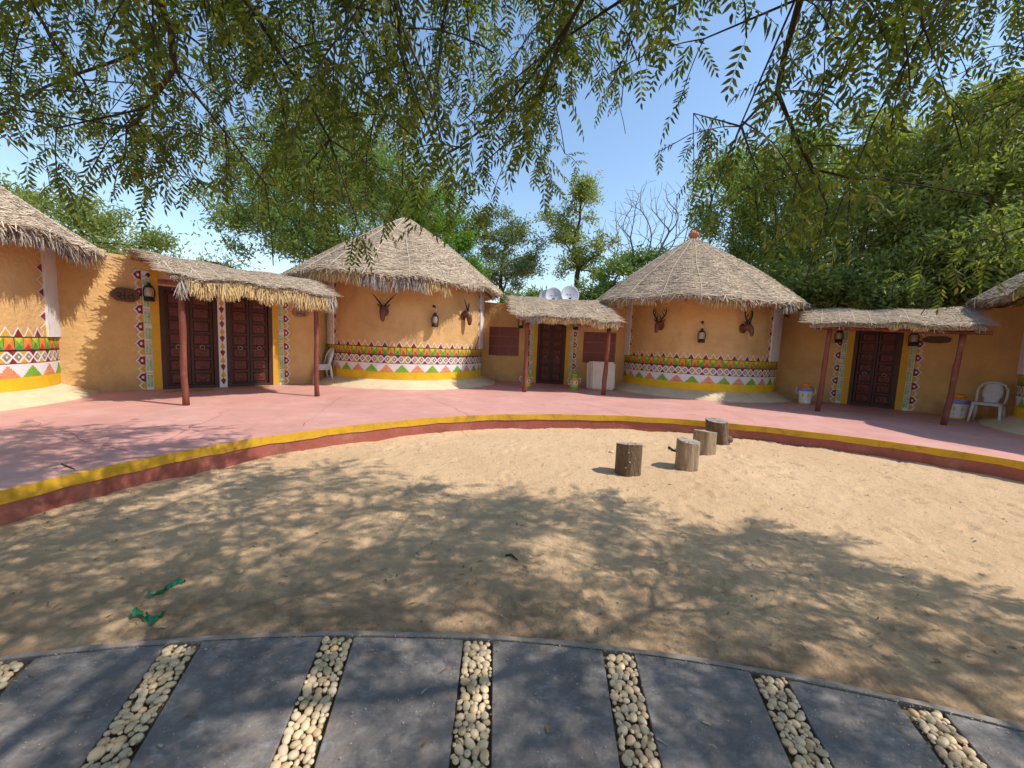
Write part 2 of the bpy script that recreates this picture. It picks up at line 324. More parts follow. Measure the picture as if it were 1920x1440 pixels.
tag(b.build('ground', 'sand'), kind='structure')

PC = np.array((-.29, -6.05)); PR = 8.06       # path's outer edge circle
KC = np.array((2.04, 1.44)); KR = 6.22        # platform's kerb circle
def make_sand():
    x0, x1, y0, y1, st = -6.0, 9.0, 1.0, 8.2, .034
    xs = np.arange(x0, x1, st); ys = np.arange(y0, y1, st); X, Y = np.meshgrid(xs, ys); Z = np.zeros_like(X)
    for sc, am, sd_ in ((1.1, .020, 1), (2.7, .011, 2), (6.1, .009, 3), (13, .008, 4), (24, .006, 5)):
        Z += (vnoise(X*sc+50, Y*sc+50, sd_)-.5)*am
    r2 = np.random.default_rng(5)
    for i in range(1150):                         # footprints
        cx = r2.uniform(x0, x1); cy = y0+(y1-y0)*r2.uniform(0, 1)**1.3; a = r2.uniform(0, 3.14) if i % 3 else 1.2+r2.normal()*.3
        l = r2.uniform(.05, .13); wd = r2.uniform(.022, .05); dp = r2.uniform(.004, .013)
        i0 = max(0, int((cx-.45-x0)/st)); i1 = int((cx+.45-x0)/st); j0 = max(0, int((cy-.45-y0)/st)); j1 = int((cy+.45-y0)/st)
        xx = X[j0:j1, i0:i1]-cx; yy = Y[j0:j1, i0:i1]-cy
        u = (xx*math.cos(a)+yy*math.sin(a))/l; v = (-xx*math.sin(a)+yy*math.cos(a))/wd; q = u*u+v*v
        Z[j0:j1, i0:i1] += -dp*np.exp(-q*q*.8)+dp*.55*np.exp(-(np.sqrt(q)-1.45)**2*5)
    for i in range(130):      # clearer single prints
        cx = r2.uniform(-4, 8); cy = r2.uniform(2.1, 7); a = r2.uniform(0, 3.14); l, wd, dp = .13, .048, r2.uniform(.010, .020)
        i0 = max(0, int((cx-.45-x0)/st)); i1 = int((cx+.45-x0)/st); j0 = max(0, int((cy-.45-y0)/st)); j1 = int((cy+.45-y0)/st)
        xx = X[j0:j1, i0:i1]-cx; yy = Y[j0:j1, i0:i1]-cy; u = (xx*math.cos(a)+yy*math.sin(a))/l; v = (-xx*math.sin(a)+yy*math.cos(a))/wd; q = u*u+v*v
        Z[j0:j1, i0:i1] += -dp*np.exp(-q**3*.6)+dp*.5*np.exp(-(np.sqrt(q)-1.4)**2*8)
    for cx, cy, rad_, a0, a1, nn in ((-1.2, .4, 3.3, 5, 60, 3), (0.5, -1.0, 5.6, -10, 45, 2), (3.0, 9.5, 4.6, 120, 200, 2)):     # drag marks
        dd = np.hypot(X-cx, Y-cy); an = np.degrees(np.arctan2(X-cx, Y-cy)) % 360; win = np.clip(np.minimum((an-a0) % 360, (a1-an) % 360)/6, 0, 1)*(((an-a0) % 360) < ((a1-a0) % 360))
        for j_ in range(nn): e_ = (dd-rad_-j_*.075+.02*np.sin(an*.15))/.020; Z += win*(-.009*np.exp(-e_*e_)+.004*np.exp(-(np.abs(e_)-1.8)**2*2))
    dp_ = np.hypot(X-PC[0], Y-PC[1])-PR; k = np.clip(dp_/.25, 0, 1); Z = Z*(.15+.85*k)+.012*np.exp(-((dp_-.12)/.12)**2)
    Z = np.where(dp_ < -.01, -.05, Z)
    dk = KR-np.hypot(X-KC[0], Y-KC[1]); Z += .03*np.exp(-(dk/.12)**2)*(vnoise(X*3, Y*3, 9))
    n, mx = X.shape[1], X.shape[0]
    V = np.c_[X.ravel(), Y.ravel(), Z.ravel()]; I = np.arange(mx*n).reshape(mx, n)
    fc = np.stack([I[:-1, :-1], I[:-1, 1:], I[1:, 1:], I[1:, :-1]], -1).reshape(-1, 4)
    o = npmesh('sand_yard', V, fc, np.full(len(fc), 4), 'sand', smooth=True); tag(o, kind='structure')
    return xs, ys, Z
SX, SY, SZ = make_sand()
def sandz(x, y):
    i = min(max(int((x-SX[0])/.034), 0), len(SX)-1); j = min(max(int((y-SY[0])/.034), 0), len(SY)-1)
    return float(SZ[j, i])

# ------------------------------------------------------------------ stone path with pebble strips
path = empty('path', (0, 0, 0)); tag(path, kind='structure')
def arcy(x, r=PR): return PC[1]+math.sqrt(r*r-(x-PC[0])**2)
strips = [(-3.05, -.60), (-2.27, -.46), (-1.585, -.33), (-.85, -.17), (-.125, -.043), (.60, .108), (1.30, .23), (1.895, .31), (2.55, .40), (3.2, .5)]
PB = -.7
def strip_x(k, y, side):
    x0, m_ = strips[k]; yt = arcy(x0, PR-.05); hw = .074*math.sqrt(1+m_*m_)
    return x0+m_*(y-yt)+side*hw
b = MB(); NA = 60
pts = []
for i in range(NA+1):
    a = R_(-34+68*i/NA); d = Vector((math.sin(a), math.cos(a), 0)); o = Vector((PC[0], PC[1], 0))
    wv = .004*math.sin(i*1.7)
    pts.append([o+d*(PR-.045)+Vector((0, 0, -.08)), o+d*(PR-.012+wv)+Vector((0, 0, -.08)), o+d*(PR-.016+wv)+Vector((0, 0, .033)), o+d*(PR-.045)+Vector((0, 0, .033))])
for i in range(NA):
    p, q = pts[i], pts[i+1]; b.hexa([p[0], p[1], q[1], q[0], p[3], p[2], q[2], q[3]])
b.build('edging_strip', 'edging', path)
b = MB(); b.add([(-4, PB, -.006), (4, PB, -.006)]+[(x, arcy(x, PR-.045), -.006) for x in np.linspace(4, -4, 30)], [tuple(range(32))]); b.build('bedding', 'bed', path)
for k in range(len(strips)-1):
    b = MB(); yl = arcy(strips[k][0], PR-.05); yr = arcy(strips[k+1][0], PR-.05); n = 12; G_ = .004
    yt = lambda x: arcy(x, PR-.052)
    xl = strip_x(k, yl, 1)+G_; xr = strip_x(k+1, yr, -1)-G_
    top = [(x, yt(x)) for x in np.linspace(xl, xr, n)]
    poly = [(strip_x(k, PB, 1)+G_, PB), (strip_x(k+1, PB, -1)-G_, PB)]+top[::-1]
    zt = .029+.003*((k*37) % 3-1); m_ = len(poly)
    b.add([(x, y, -.02) for x, y in poly]+[(x, y, zt) for x, y in poly], [tuple(range(m_-1, -1, -1)), tuple(range(m_, 2*m_))]+[(i, (i+1) % m_, m_+(i+1) % m_, m_+i) for i in range(m_)])
    bevel(b.build('paving_slab', 'slab', path), .0035, 1)
def ico():
    bm = bmesh.new(); bmesh.ops.create_icosphere(bm, subdivisions=2, radius=1)
    V = np.array([v.co[:] for v in bm.verts]); Fc = np.array([[v.index for v in f.verts] for f in bm.faces]); bm.free(); return V, Fc
IV, IF = ico()
pmesh = []
for k in range(9):
    V = IV.copy(); ph = k*1.3
    V *= (1+.10*np.sin(V[:, [0]]*2.1+ph)+.08*np.cos(V[:, [1]]*2.7+ph*2)); 
    me = bpy.data.meshes.new('pebble'); me.from_pydata(V.tolist(), [], IF.tolist()); me.polygons.foreach_set('use_smooth', [True]*len(IF)); me.materials.append(M['pebble']); pmesh.append(me)
peb = []
rp = random.Random(3)
for k in range(1, len(strips)-1):
    x0, m_ = strips[k]; ytop = arcy(x0, PR-.06); L_ = ytop-.15; cells = {}
    mine = []
    for lo, hi, tries in ((.0165, .021, 500), (.0125, .0165, 1800), (.0095, .0125, 2600), (.007, .0095, 2600)):
        for _ in range(tries):
            r = rp.uniform(lo, hi); y = ytop-rp.uniform(r, L_-r); s = rp.uniform(-.076+r, .076-r); x = x0+m_*(y-ytop)+s*math.sqrt(1+m_*m_)
            ok = True
            gx, gy = math.floor(x/.05), math.floor(y/.05)
            for a in (-1, 0, 1):
                for c_ in (-1, 0, 1):
                    for (X_, Y_, R2) in cells.get((gx+a, gy+c_), ()):
                        if (x-X_)**2+(y-Y_)**2 < ((r+R2)*.93)**2: ok = False
            if ok: cells.setdefault((gx, gy), []).append((x, y, r)); mine.append((x, y, r, m_))
    peb += mine
def pscore(p):
    px, py = proj_np(np.array([[p[0], p[1], .02]])); inv = (-30 < px[0] < 1950) and (py[0] < 1480)
    return (1 if inv else 0, p[2]/math.hypot(p[0], p[1]))
peb.sort(key=pscore, reverse=True)
jv, jf = [], []
for i, (x, y, r, m_) in enumerate(peb):
    asp = rp.uniform(1.0, 1.35); yaw = math.atan2(1, m_)+rp.gauss(0, .7); tilt = rp.gauss(0, .18)
    z = .024+rp.uniform(-.004, .006)+(.018-r)*.4
    if i < 300:
        o = bpy.data.objects.new('pebble', pmesh[i % 9]); C.objects.link(o); o.parent = path
        o.location = (x, y, z); o.rotation_euler = (tilt, rp.gauss(0, .18), yaw); o.scale = (r*asp*1.06, r*1.04, r*.72)
    else:
        V = IV*np.array((r*asp*1.06, r*1.04, r*.72)); c_, s_ = math.cos(yaw), math.sin(yaw)
        V = np.c_[V[:, 0]*c_-V[:, 1]*s_+x, V[:, 0]*s_+V[:, 1]*c_+y, V[:, 2]+z]; jf.append(IF+len(IV)*len(jv)); jv.append(V)
jf = np.concatenate(jf); tag(npmesh('small_pebbles', np.concatenate(jv), jf, np.full(len(jf), 3), 'pebblei', path, True), kind='stuff')

# ------------------------------------------------------------------ raised platform with yellow and red kerb
plat = empty('platform', (0, 0, 0)); tag(plat, kind='structure')
b = MB(); br = MB(); by = MB(); NK = 150
def kp(i, r, z):
    a = R_(-130+250*i/NK); return Vector((KC[0]+r*math.sin(a), KC[1]+r*math.cos(a), z))
for i in range(NK):
    def rr(j): return KR+.012*math.sin(j*.9)+.02*math.sin(j*.31+1)
    def zy(j): return .178+.006*math.sin(j*1.3)+.004*math.sin(j*3.1)
    b.add([kp(i, rr(i)+.03, ZP), kp(i+1, rr(i+1)+.03, ZP), kp(i+1, 30, ZP), kp(i, 30, ZP)], [(3, 2, 1, 0)])
    by.hexa([kp(i, rr(i)-.012, zy(i)), kp(i, rr(i)+.03, zy(i)), kp(i+1, rr(i+1)+.03, zy(i+1)), kp(i+1, rr(i+1)-.012, zy(i+1)),
             kp(i, rr(i)-.006, ZP), kp(i, rr(i)+.03, ZP), kp(i+1, rr(i+1)+.03, ZP), kp(i+1, rr(i+1)-.006, ZP)])
    br.add([kp(i, rr(i), -.1), kp(i+1, rr(i+1), -.1), kp(i+1, rr(i+1), zy(i+1)), kp(i, rr(i), zy(i))], [(0, 1, 2, 3)])
b.build('platform_floor', 'floor', plat); by.build('yellow_kerb_band', 'kerby', plat); shade_auto(br.build('red_kerb_face', 'kerbr', plat), 30)
b = MB()   # hairline cracks, thin dark grooves drawn as slivers
for (px0, py0, px1, py1) in ((1040, 742, 1190, 783), (800, 742, 905, 790), (430, 770, 300, 830), (640, 745, 560, 800), (1330, 755, 1420, 795), (60, 790, 250, 850)):
    a, c_ = gpt(px0, py0), gpt(px1, py1); p0 = a
    for s_ in range(1, 13):
        q = a.lerp(c_, s_/12)+Vector((random.gauss(0, .03), random.gauss(0, .03), 0)); d = (q-p0).normalized(); n_ = Vector((-d.y, d.x, 0))*random.uniform(.002, .006)
        b.add([p0-n_+Vector((0, 0, .002)), p0+n_+Vector((0, 0, .002)), q+n_*.7+Vector((0, 0, .002)), q-n_*.7+Vector((0, 0, .002))], [(0, 3, 2, 1)]); p0 = q
b.build('floor_crack', 'kerbr', plat)

# ------------------------------------------------------------------ painting helpers: flat paint following a surface
def clipsub(tri, mx):
    out = [tri]; res = []
    while out:
        t_ = out.pop(); us = [p[0] for p in t_]
        if max(us)-min(us) <= mx: res.append(t_); continue
        e = max(((abs(t_[i][0]-t_[(i+1) % 3][0]), i) for i in range(3)))[1]
        a, c_, d = t_[e], t_[(e+1) % 3], t_[(e+2) % 3]; mdl = ((a[0]+c_[0])/2, (a[1]+c_[1])/2)
        out += [(a, mdl, d), (mdl, c_, d)]
    return res
class Paint:
    def __init__(s, surf, mx=.09): s.surf = surf; s.mb = MB(); s.mx = mx
    def poly(s, pts, m, lay=1):
        if m != 'white' and lay > 1: pts = [(u+random.gauss(0, .0028), z+random.gauss(0, .0028)) for u, z in pts]
        for i in range(1, len(pts)-1):
            for t_ in clipsub((pts[0], pts[i], pts[i+1]), s.mx):
                ar = (t_[1][0]-t_[0][0])*(t_[2][1]-t_[0][1])-(t_[2][0]-t_[0][0])*(t_[1][1]-t_[0][1])
                q = [s.surf(u, z, .0035*lay) for u, z in t_]
                s.mb.add(q, [(0, 1, 2) if ar > 0 else (0, 2, 1)], m)
    def rect(s, u0, u1, z0, z1, m, lay=1): s.poly([(u0, z0), (u1, z0), (u1, z1), (u0, z1)], m, lay)
    def disc(s, u, z, r, m, lay=3, n=8, sz=1): s.poly([(u+r*math.cos(2*math.pi*i/n), z+r*sz*math.sin(2*math.pi*i/n)) for i in range(n)], m, lay)
    def build(s, name, parent): return s.mb.build(name, None, parent)

def frieze(surf, u0, u1, parent, zb=ZP+.21):
    z1, z2, z3, z4, z5 = zb+.22, zb+.44, zb+.66, zb+.88, zb+1.02
    P = Paint(surf); P.rect(u0, u1, zb, z1, 'yellow', 1); P.build('yellow_plinth_band', parent)
    P = Paint(surf); P.rect(u0, u1, z1, z2, 'white', 1)
    W_ = .41; k = 0; u = u0+.12
    while u < u1:
        col = ('salmon', 'green')[k % 2]; n = 6; hw = .178; h = .185; w_ = W_
        for j in range(n):
            hj = hw*(1-(j+.15)/(n+.1)); a, c_ = max(u0, u-hj), min(u1, u+hj)
            if c_ > a: P.rect(a, c_, z1-.004+h*j/n, z1-.004+h*(j+1)/n, col, 2)
        u += W_; k += 1
    P.build('stepped_pyramid_band', parent)
    P = Paint(surf); P.rect(u0, u1, z2+.012, z3-.008, 'white', 1); P.rect(u0, u1, z2, z2+.012, 'maroon', 2); P.rect(u0, u1, z3-.008, z3+.006, 'black', 4)
    w_ = .178; u = u0+.03; k = 0; a0, a1 = z2+.012, z3-.008; zc = (a0+a1)/2; h = (a1-a0)/2
    while u+w_ < u1+.09:
        c_ = u+w_/2; hw = w_/2; e = .012
        P.poly([(c_-hw+.022, zc), (c_, a0+.030), (c_+hw-.022, zc), (c_, a1-.030)], 'taupe', 2)
        P.disc(c_, zc, .019, 'white', 3, 6)
        col = 'ochrepaint' if k % 2 == 0 else 'maroon'
        if u+w_+hw < u1:
            P.poly([(c_+e+.008, a0), (c_+w_-e-.008, a0), (c_+hw, zc-.020)], col, 2)
            P.poly([(c_+e+.008, a1), (c_+hw, zc+.020), (c_+w_-e-.008, a1)], col, 2)
        u += w_; k += 1
    P.build('diamond_band', parent)
    P = Paint(surf); P.rect(u0, u1, z4-.006, z4+.006, 'black', 3); P.rect(u0, u1, z3+.006, z4-.006, 'black', 1)
    w_ = .155; u = u0; k = 0; a0, a1 = z3+.010, z4-.010; zc = (a0+a1)/2
    while u+w_ < u1+.02:
        l, r_, c_ = u+.004, min(u+w_-.004, u1), u+w_/2
        cs = ('lime', 'green', 'dgreen', 'green') if k % 2 == 0 else ('ochrepaint', 'orange', 'red', 'orange')
        P.poly([(l, a1), (c_, zc), (r_, a1)], cs[0], 2); P.poly([(r_, a1), (c_, zc), (r_, a0)], cs[1], 2)
        P.poly([(r_, a0), (c_, zc), (l, a0)], cs[2], 2); P.poly([(l, a0), (c_, zc), (l, a1)], cs[3], 2)
        u += w_; k += 1
    P.build('checkered_band', parent)
    P = Paint(surf); w_ = .188; u = u0; k = 0
    while u+w_ < u1+.03:
        c_ = u+w_/2; P.poly([(u-.004, z4+.006), (u+w_+.004, z4+.006), (c_, z5+.03)], 'white', 1)
        P.poly([(u+.020, z4+.008), (u+w_-.020, z4+.008), (c_, z5-.004)], ('ochrepaint', 'maroon')[k % 2], 2); u += w_; k += 1
    P.build('triangle_border', parent)
    return z4
def zigzag(surf, ue, dirn, z0, z1, parent):
    P = Paint(surf); z = z0; h = .21; k = 0
    while z+h <= z1+.1:
        zc = z+h/2; P.poly([(ue, z), (ue+dirn*.17, zc), (ue, z+h)] if dirn > 0 else [(ue, z), (ue, z+h), (ue+dirn*.17, zc)], 'white', 1)
        q = [(ue, z+.026), (ue+dirn*.138, zc), (ue, z+h-.026)]
        P.poly(q, ('ochrepaint', 'maroon')[k % 2], 2); z += h; k += 1
    P.build('zigzag_border', parent)

# ------------------------------------------------------------------ thatch
def strands(P, D, Nn, L_, Wd, name, m, parent, lift=.012, curl=.1):
    """P centre points, D directions, Nn normals (n,3) -> thin tapered strips of two quads"""
    n = len(P); D = D/np.linalg.norm(D, axis=1, keepdims=True); B = np.cross(Nn, D); B /= np.linalg.norm(B, axis=1, keepdims=True)+1e-9
    L_ = L_[:, None]; Wd = Wd[:, None]; lf = rng.uniform(.2, 1, (n, 1))*lift
    a = P-D*L_/2+Nn*lf*.4; c_ = P+Nn*lf*1.4; e = P+D*L_/2+Nn*lf*(.6+curl*rng.normal(size=(n, 1)))
    V = np.stack([a-B*Wd/2, a+B*Wd/2, c_-B*Wd/2, c_+B*Wd/2, e-B*Wd*.2, e+B*Wd*.2], 1).reshape(-1, 3)
    o = np.arange(n)[:, None]*6; fc = np.concatenate([o+np.array([0, 1, 3, 2]), o+np.array([2, 3, 5, 4])], 1).reshape(-1, 4)
    return npmesh(name, V, fc, np.full(len(fc), 4), m, parent)

def cone_roof(root, c, apex, Re, ze, facing, n_str=26000, fringe=None, ball=False, seed=0, bulge=.10):
    """c centre xy; apex xyz; eave radius/height"""
    r = np.random.default_rng(seed); C0 = np.array((c[0], c[1], 0.)); A = np.array(apex)
    fa = math.atan2(facing.y, facing.x)
    def pt(phi, t, off=0.):   # t 0 apex .. 1 eave ; arrays
        phi = np.asarray(phi); t = np.asarray(t)
        jit = 1+.018*np.sin(phi*7+seed)+.012*np.sin(phi*17+seed*2)
        R2 = Re*jit; ze_ = ze+.05*np.sin(phi*3+seed)+.02*np.sin(phi*11)
        x = A[0]*(1-t)+(C0[0]+R2*np.cos(phi))*t; y = A[1]*(1-t)+(C0[1]+R2*np.sin(phi))*t
        z = A[2]*(1-t)+ze_*t+bulge*np.sin(math.pi*t)+.03*np.sin(phi*9+t*6)*t
        sl = math.atan2(A[2]-ze, Re)
        return np.stack([x+off*np.cos(phi)*math.sin(sl), y+off*np.sin(phi)*math.sin(sl), z+off*math.cos(sl)], -1)
    NP, NT = 96, 14; b = MB(); G = []
    for j in range(NT+1):
        t = max(j/NT, .012); G.append(pt(np.arange(NP)*2*math.pi/NP, np.full(NP, t)))
    vs = [tuple(p) for g_ in G for p in g_]; fs = [(j*NP+i, (j+1)*NP+i, (j+1)*NP+(i+1) % NP, j*NP+(i+1) % NP) for j in range(NT) for i in range(NP)]
    b.add(vs, fs); o0 = len(vs)
    under = [tuple(p) for p in pt(np.arange(NP)*2*math.pi/NP, np.full(NP, .985), -.14)]
    inner = [tuple(p) for p in pt(np.arange(NP)*2*math.pi/NP, np.full(NP, .2), -.14)]
    b.add(under+inner, [(i, NP+i, NP+(i+1) % NP, (i+1) % NP) for i in range(NP)])
    b.f += [(NT*NP+i, o0+i, o0+(i+1) % NP, NT*NP+(i+1) % NP) for i in range(NP)]; b.m += [0]*NP
    base = b.build('thatch_roof', 'thatchbase', root, True)
    # strands: mostly lie round the cone, tilted
    n = n_str; phi = r.uniform(0, 2*math.pi, n); phi = np.where(r.uniform(size=n) < .8, fa+r.uniform(-2.0, 2.0, n), phi)
    t = np.sqrt(r.uniform(.0008, 1, n)); P = pt(phi, t)
    T = pt(phi+.01, t)-P; T /= np.linalg.norm(T, axis=1, keepdims=True); Dn = pt(phi, np.minimum(t+.01, 1.02))-P; Dn /= np.linalg.norm(Dn, axis=1, keepdims=True)
    Nn = np.cross(T, Dn); Nn *= np.sign(Nn[:, 2:3])+1e-9
    ang = r.normal(0, .20, n)+np.where(r.uniform(size=n) < .16, r.uniform(.5, 2.2, n), 0); D = T*np.cos(ang)[:, None]+Dn*np.sin(ang)[:, None]
    st = strands(P, D, Nn, r.uniform(.25, .65, n)*(.30+.70*t), r.uniform(.007, .019, n), 'reed_layer', 'thatch', base, .040); tag(st, kind='stuff')
    # eave stubble: ends pointing outwards and down
    m_ = 2600; phi = fa+r.uniform(-2.2, 2.2, m_); t = r.uniform(.955, 1.005, m_); P = pt(phi, t); T = pt(phi+.01, t)-P; T /= np.linalg.norm(T, axis=1, keepdims=True)
    Dn = pt(phi, t+.01)-P; Dn /= np.linalg.norm(Dn, axis=1, keepdims=True); Nn = np.cross(T, Dn); Nn *= np.sign(Nn[:, 2:3])
    D = Dn+T*r.normal(0, .5, (m_, 1))+np.array((0, 0, -.25)); P = P-Nn*r.uniform(0, .12, (m_, 1))
    tag(strands(P, D, Nn, r.uniform(.10, .24, m_), r.uniform(.010, .022, m_), 'eave_stubble', 'thatch', base, .01), kind='stuff')
    # fringe hanging
    if fringe:
        n = 9000; phi = r.uniform(-2.2, 2.2, n); amt = np.array([fringe(p) for p in phi]); keep = r.uniform(size=n) < np.clip(amt*1.5, 0, 1); phi = phi[keep]; amt = amt[keep]; n = len(phi)
        P0 = pt(fa-phi, np.full(n, .985), -.06); lump = .75+.5*vnoise(phi*9+20, phi*0+seed, 3)
        L_ = amt*lump*r.uniform(.55, 1.05, n); out_ = np.stack([np.cos(fa-phi), np.sin(fa-phi), phi*0], -1)
        T = np.stack([-np.sin(fa-phi), np.cos(fa-phi), phi*0], -1)
        D = np.array((0, 0, -1.))+out_*r.normal(.12, .14, (n, 1))+T*r.normal(0, .16, (n, 1))
        P = P0+out_*r.normal(-.03, .04, (n, 1))+D*L_[:, None]/2; gz = vnoise(phi*2.3+40, phi*0+seed, 8) > .52
        for q, mm, nm in ((~gz, 'fringe', 'straw_fringe'), (gz, 'gfringe', 'grey_straw_fringe')):
            if q.sum() > 5: tag(strands(P[q], D[q], out_[q], L_[q], r.uniform(.010, .020, q.sum()), nm, mm, base, .02, .8), kind='stuff')
    # ropes
    for k in range(-6, 7):
        ph = fa+k*.30+.1; pp = [tuple(pt(ph+.012*math.sin(t*9+k), t, .045)) for t in np.linspace(.04, 1.0, 14)]
        b = MB(); b.tube(pp, .009, 5, None, wob=.15); q = pp[-1]; b.tube([q, (q[0], q[1], q[2]-.12), (q[0]+.02, q[1], q[2]-.2)], .01, 4); b.build('tie_rope', 'rope', base, True)
    for k in range(-7, 8):   # rafter pole ends under the eave
        ph = fa+k*.27; q0 = pt(ph, .80, -.19); q1 = pt(ph, .985+.02*math.sin(k*3), -.19)
        b = MB(); b.tube([tuple(q0), tuple(q1)], .035, 7); b.build('rafter', 'pole', base, True)
    if ball:
        b = MB(); b.lathe([(.02, -.12), (.10, -.10), (.06, -.02), (.10, .02), (.155, .08), (.165, .13), (.13, .19), (.06, .22), (.05, .24), (.0, .245)], 18, tuple(A)); b.build('clay_pot_finial', 'clay', root, True)

def hut(name, c, R, label, apex, Re, ze, phis, fringe, seed, ball=False, zw=3.25, holes=(), facing=None, ec=(0, 0)):
    root = empty(name, (c[0], c[1], ZP), 0, label, 'hut', 'round thatched huts')
    f = facing if facing else Vector((-c[0], -c[1], 0)).normalized(); r_ = Vector((-f.y, f.x, 0)); c3 = Vector((c[0], c[1], 0))
    wob = lambda ph: 1+.003*math.sin(ph*5+seed)
    def surf(u, z, off=0):
        ph = u/R; d = r_*math.sin(ph)+f*math.cos(ph); return c3+d*(R*wob(ph)+off)+Vector((0, 0, z))
    b = MB(); n = 200; zs = [ZP-.1]+[ZP+.15+i*(zw-ZP-.15)/10 for i in range(11)]
    for i in range(n):
        u = (-math.pi+2*math.pi*i/n)*R
        for z in zs: b.v.append(tuple(surf(u, z)))
    k = len(zs); b.f += [(i*k+j, ((i+1) % n)*k+j, ((i+1) % n)*k+j+1, i*k+j+1) for i in range(n) for j in range(k-1)]; b.m += [0]*(n*(k-1))
    local(root, b.build('round_wall', 'plaster', root, True))
    # apron
    b = MB(); pr = [(-.02, ZP+.215), (.03, ZP+.20), (.22, ZP+.11), (.44, ZP+.035), (.50, ZP-.02)]; n = 96
    for i in range(n+1):
        ph = R_(-110+220*i/n); d = r_*math.sin(ph)+f*math.cos(ph)
        for (o_, z) in pr: b.v.append(tuple(c3+d*(R+o_+.015*math.sin(ph*6)*(o_ > .2))+Vector((0, 0, z))))
    k = len(pr); b.f += [(i*k+j+1, (i+1)*k+j+1, (i+1)*k+j, i*k+j) for i in range(n) for j in range(k-1)]; b.m += [0]*(n*(k-1))
    shade_auto(local(root, b.build('sloping_plinth', 'apron', root)), 30)
    pl, pr_ = phis
    st = MB()
    z4 = frieze(surf, R*R_(pl[0]-2), R*R_(pr_[1]+2), root)
    for ch in list(root.children):
        if ch.name.split('.')[0] in ('yellow_plinth_band', 'stepped_pyramid_band', 'diamond_band', 'checkered_band', 'triangle_border'): local(root, ch)
    for (a0, a1) in (pl, pr_):
        b = MB(); u0, u1 = R*R_(a0), R*R_(a1); m_ = 5; zz = [z4+.004]+[z4+(zw-z4)*i/8 for i in range(1, 9)]
        for i in range(m_+1):
            for j, z in enumerate(zz):
                b.v.append(tuple(surf(u0+(u1-u0)*i/m_, z, .045+.004*math.sin(j*2.2+i))))
        for i in range(m_):
            for j in range(len(zz)-1): b.f.append((i*len(zz)+j, (i+1)*len(zz)+j, (i+1)*len(zz)+j+1, i*len(zz)+j+1)); b.m.append(0)
        for uu, s_ in ((u0, 1), (u1, -1)):
            b.add([surf(uu, zz[0], -.02), surf(uu, zz[0], .045), surf(uu, zz[-1], .045), surf(uu, zz[-1], -.02)], [(0, 1, 2, 3) if s_ > 0 else (3, 2, 1, 0)])
        b.add([surf(u0, zz[0], -.02), surf(u1, zz[0], -.02), surf(u1, zz[0], .045), surf(u0, zz[0], .045)], [(3, 2, 1, 0)])
        local(root, b.build('white_pillar', 'white', root))
    for ue, dr in ((R*R_(pl[1]), 1), (R*R_(pr_[0]), -1)):
        zigzag(surf, ue, dr, z4+.05, zw-.15, root)
        ch = [q for q in root.children if q.name.startswith('zigzag_border')][-1]
    seen = [q for q in root.children if q.name.startswith('zigzag_border') and 'loc' not in q]
    for q in seen: local(root, q)
    for (ph, z, w_, h_) in holes:
        b = MB(); u = R*R_(ph)
        b.hexa([surf(u-w_/2, z, -.01), surf(u+w_/2, z, -.01), surf(u+w_/2, z, .008), surf(u-w_/2, z, .008), surf(u-w_/2, z+h_, -.01), surf(u+w_/2, z+h_, -.01), surf(u+w_/2, z+h_, .008), surf(u-w_/2, z+h_, .008)], 'iron')
        local(root, b.build('vent_hole', 'iron', root))
    n0 = set(root.children)
    cone_roof(root, (c[0]+ec[0], c[1]+ec[1]), apex, Re, ze, f, fringe=fringe, ball=ball, seed=seed)
    for q in root.children:
        if q not in n0:
            q.data.transform(Matrix.Translation(-root.location))
            for g_ in q.children: g_.data.transform(Matrix.Translation(-root.location))
    return root, surf

c1 = (-3.47, 13.15); c2 = (6.02, 13.35)
def fr1(p):    # phi to the right positive
    return 0 if p < -.42 else (.36 if p < 0.35 else .30) if not (.02 < p < .06) else .1
def fr2(p):
    if p < -.95: return .05
    if p < -.78: return .26
    if p < -.45: return .02
    if p < -.10: return .25
    if p < .25: return .03+(.18 if .13 < p < .17 else 0)
    return .22
h1, s1 = hut('round_hut', c1, 2.42, 'round thatched hut with two straight-horned antelope heads, its roof tip under the tree branches', (c1[0]-.10, c1[1], 5.42), 3.30, 3.16, ((-72, -55), (63, 76)), fr1, 1, ec=(-.36, .08))
h2, s2 = hut('round_hut', c2, 2.32, 'round thatched hut with a clay pot on its roof tip and two antlered stag heads', (c2[0]-.35, c2[1], 5.20), 3.26, 2.93, ((-72, -55), (56, 72)), fr2, 2, ball=True, zw=3.1, ec=(-.34, 0), holes=((-83, 2.78, .4, .12), (84, 2.72, .35, .12)))
h0, s0 = hut('round_hut', (-10.5, 6.05), 2.42, 'partly seen thatched hut with a ragged overhanging fringe at the left edge', (-10.5, 6.05, 5.05), 3.08, 3.02, ((-60, -50), (57, 76)), lambda p: .25, 3)
h3, s3 = hut('round_hut', (12.25, 6.7), 2.35, 'partly seen thatched hut at the right edge beside the lone chair', (12.25, 6.7, 5.1), 3.15, 2.92, ((-76, -65), (62, 73)), lambda p: .2 if -1.3 < p < -.9 else .04, 4, zw=3.0, holes=((-84, 2.62, .4, .12),))

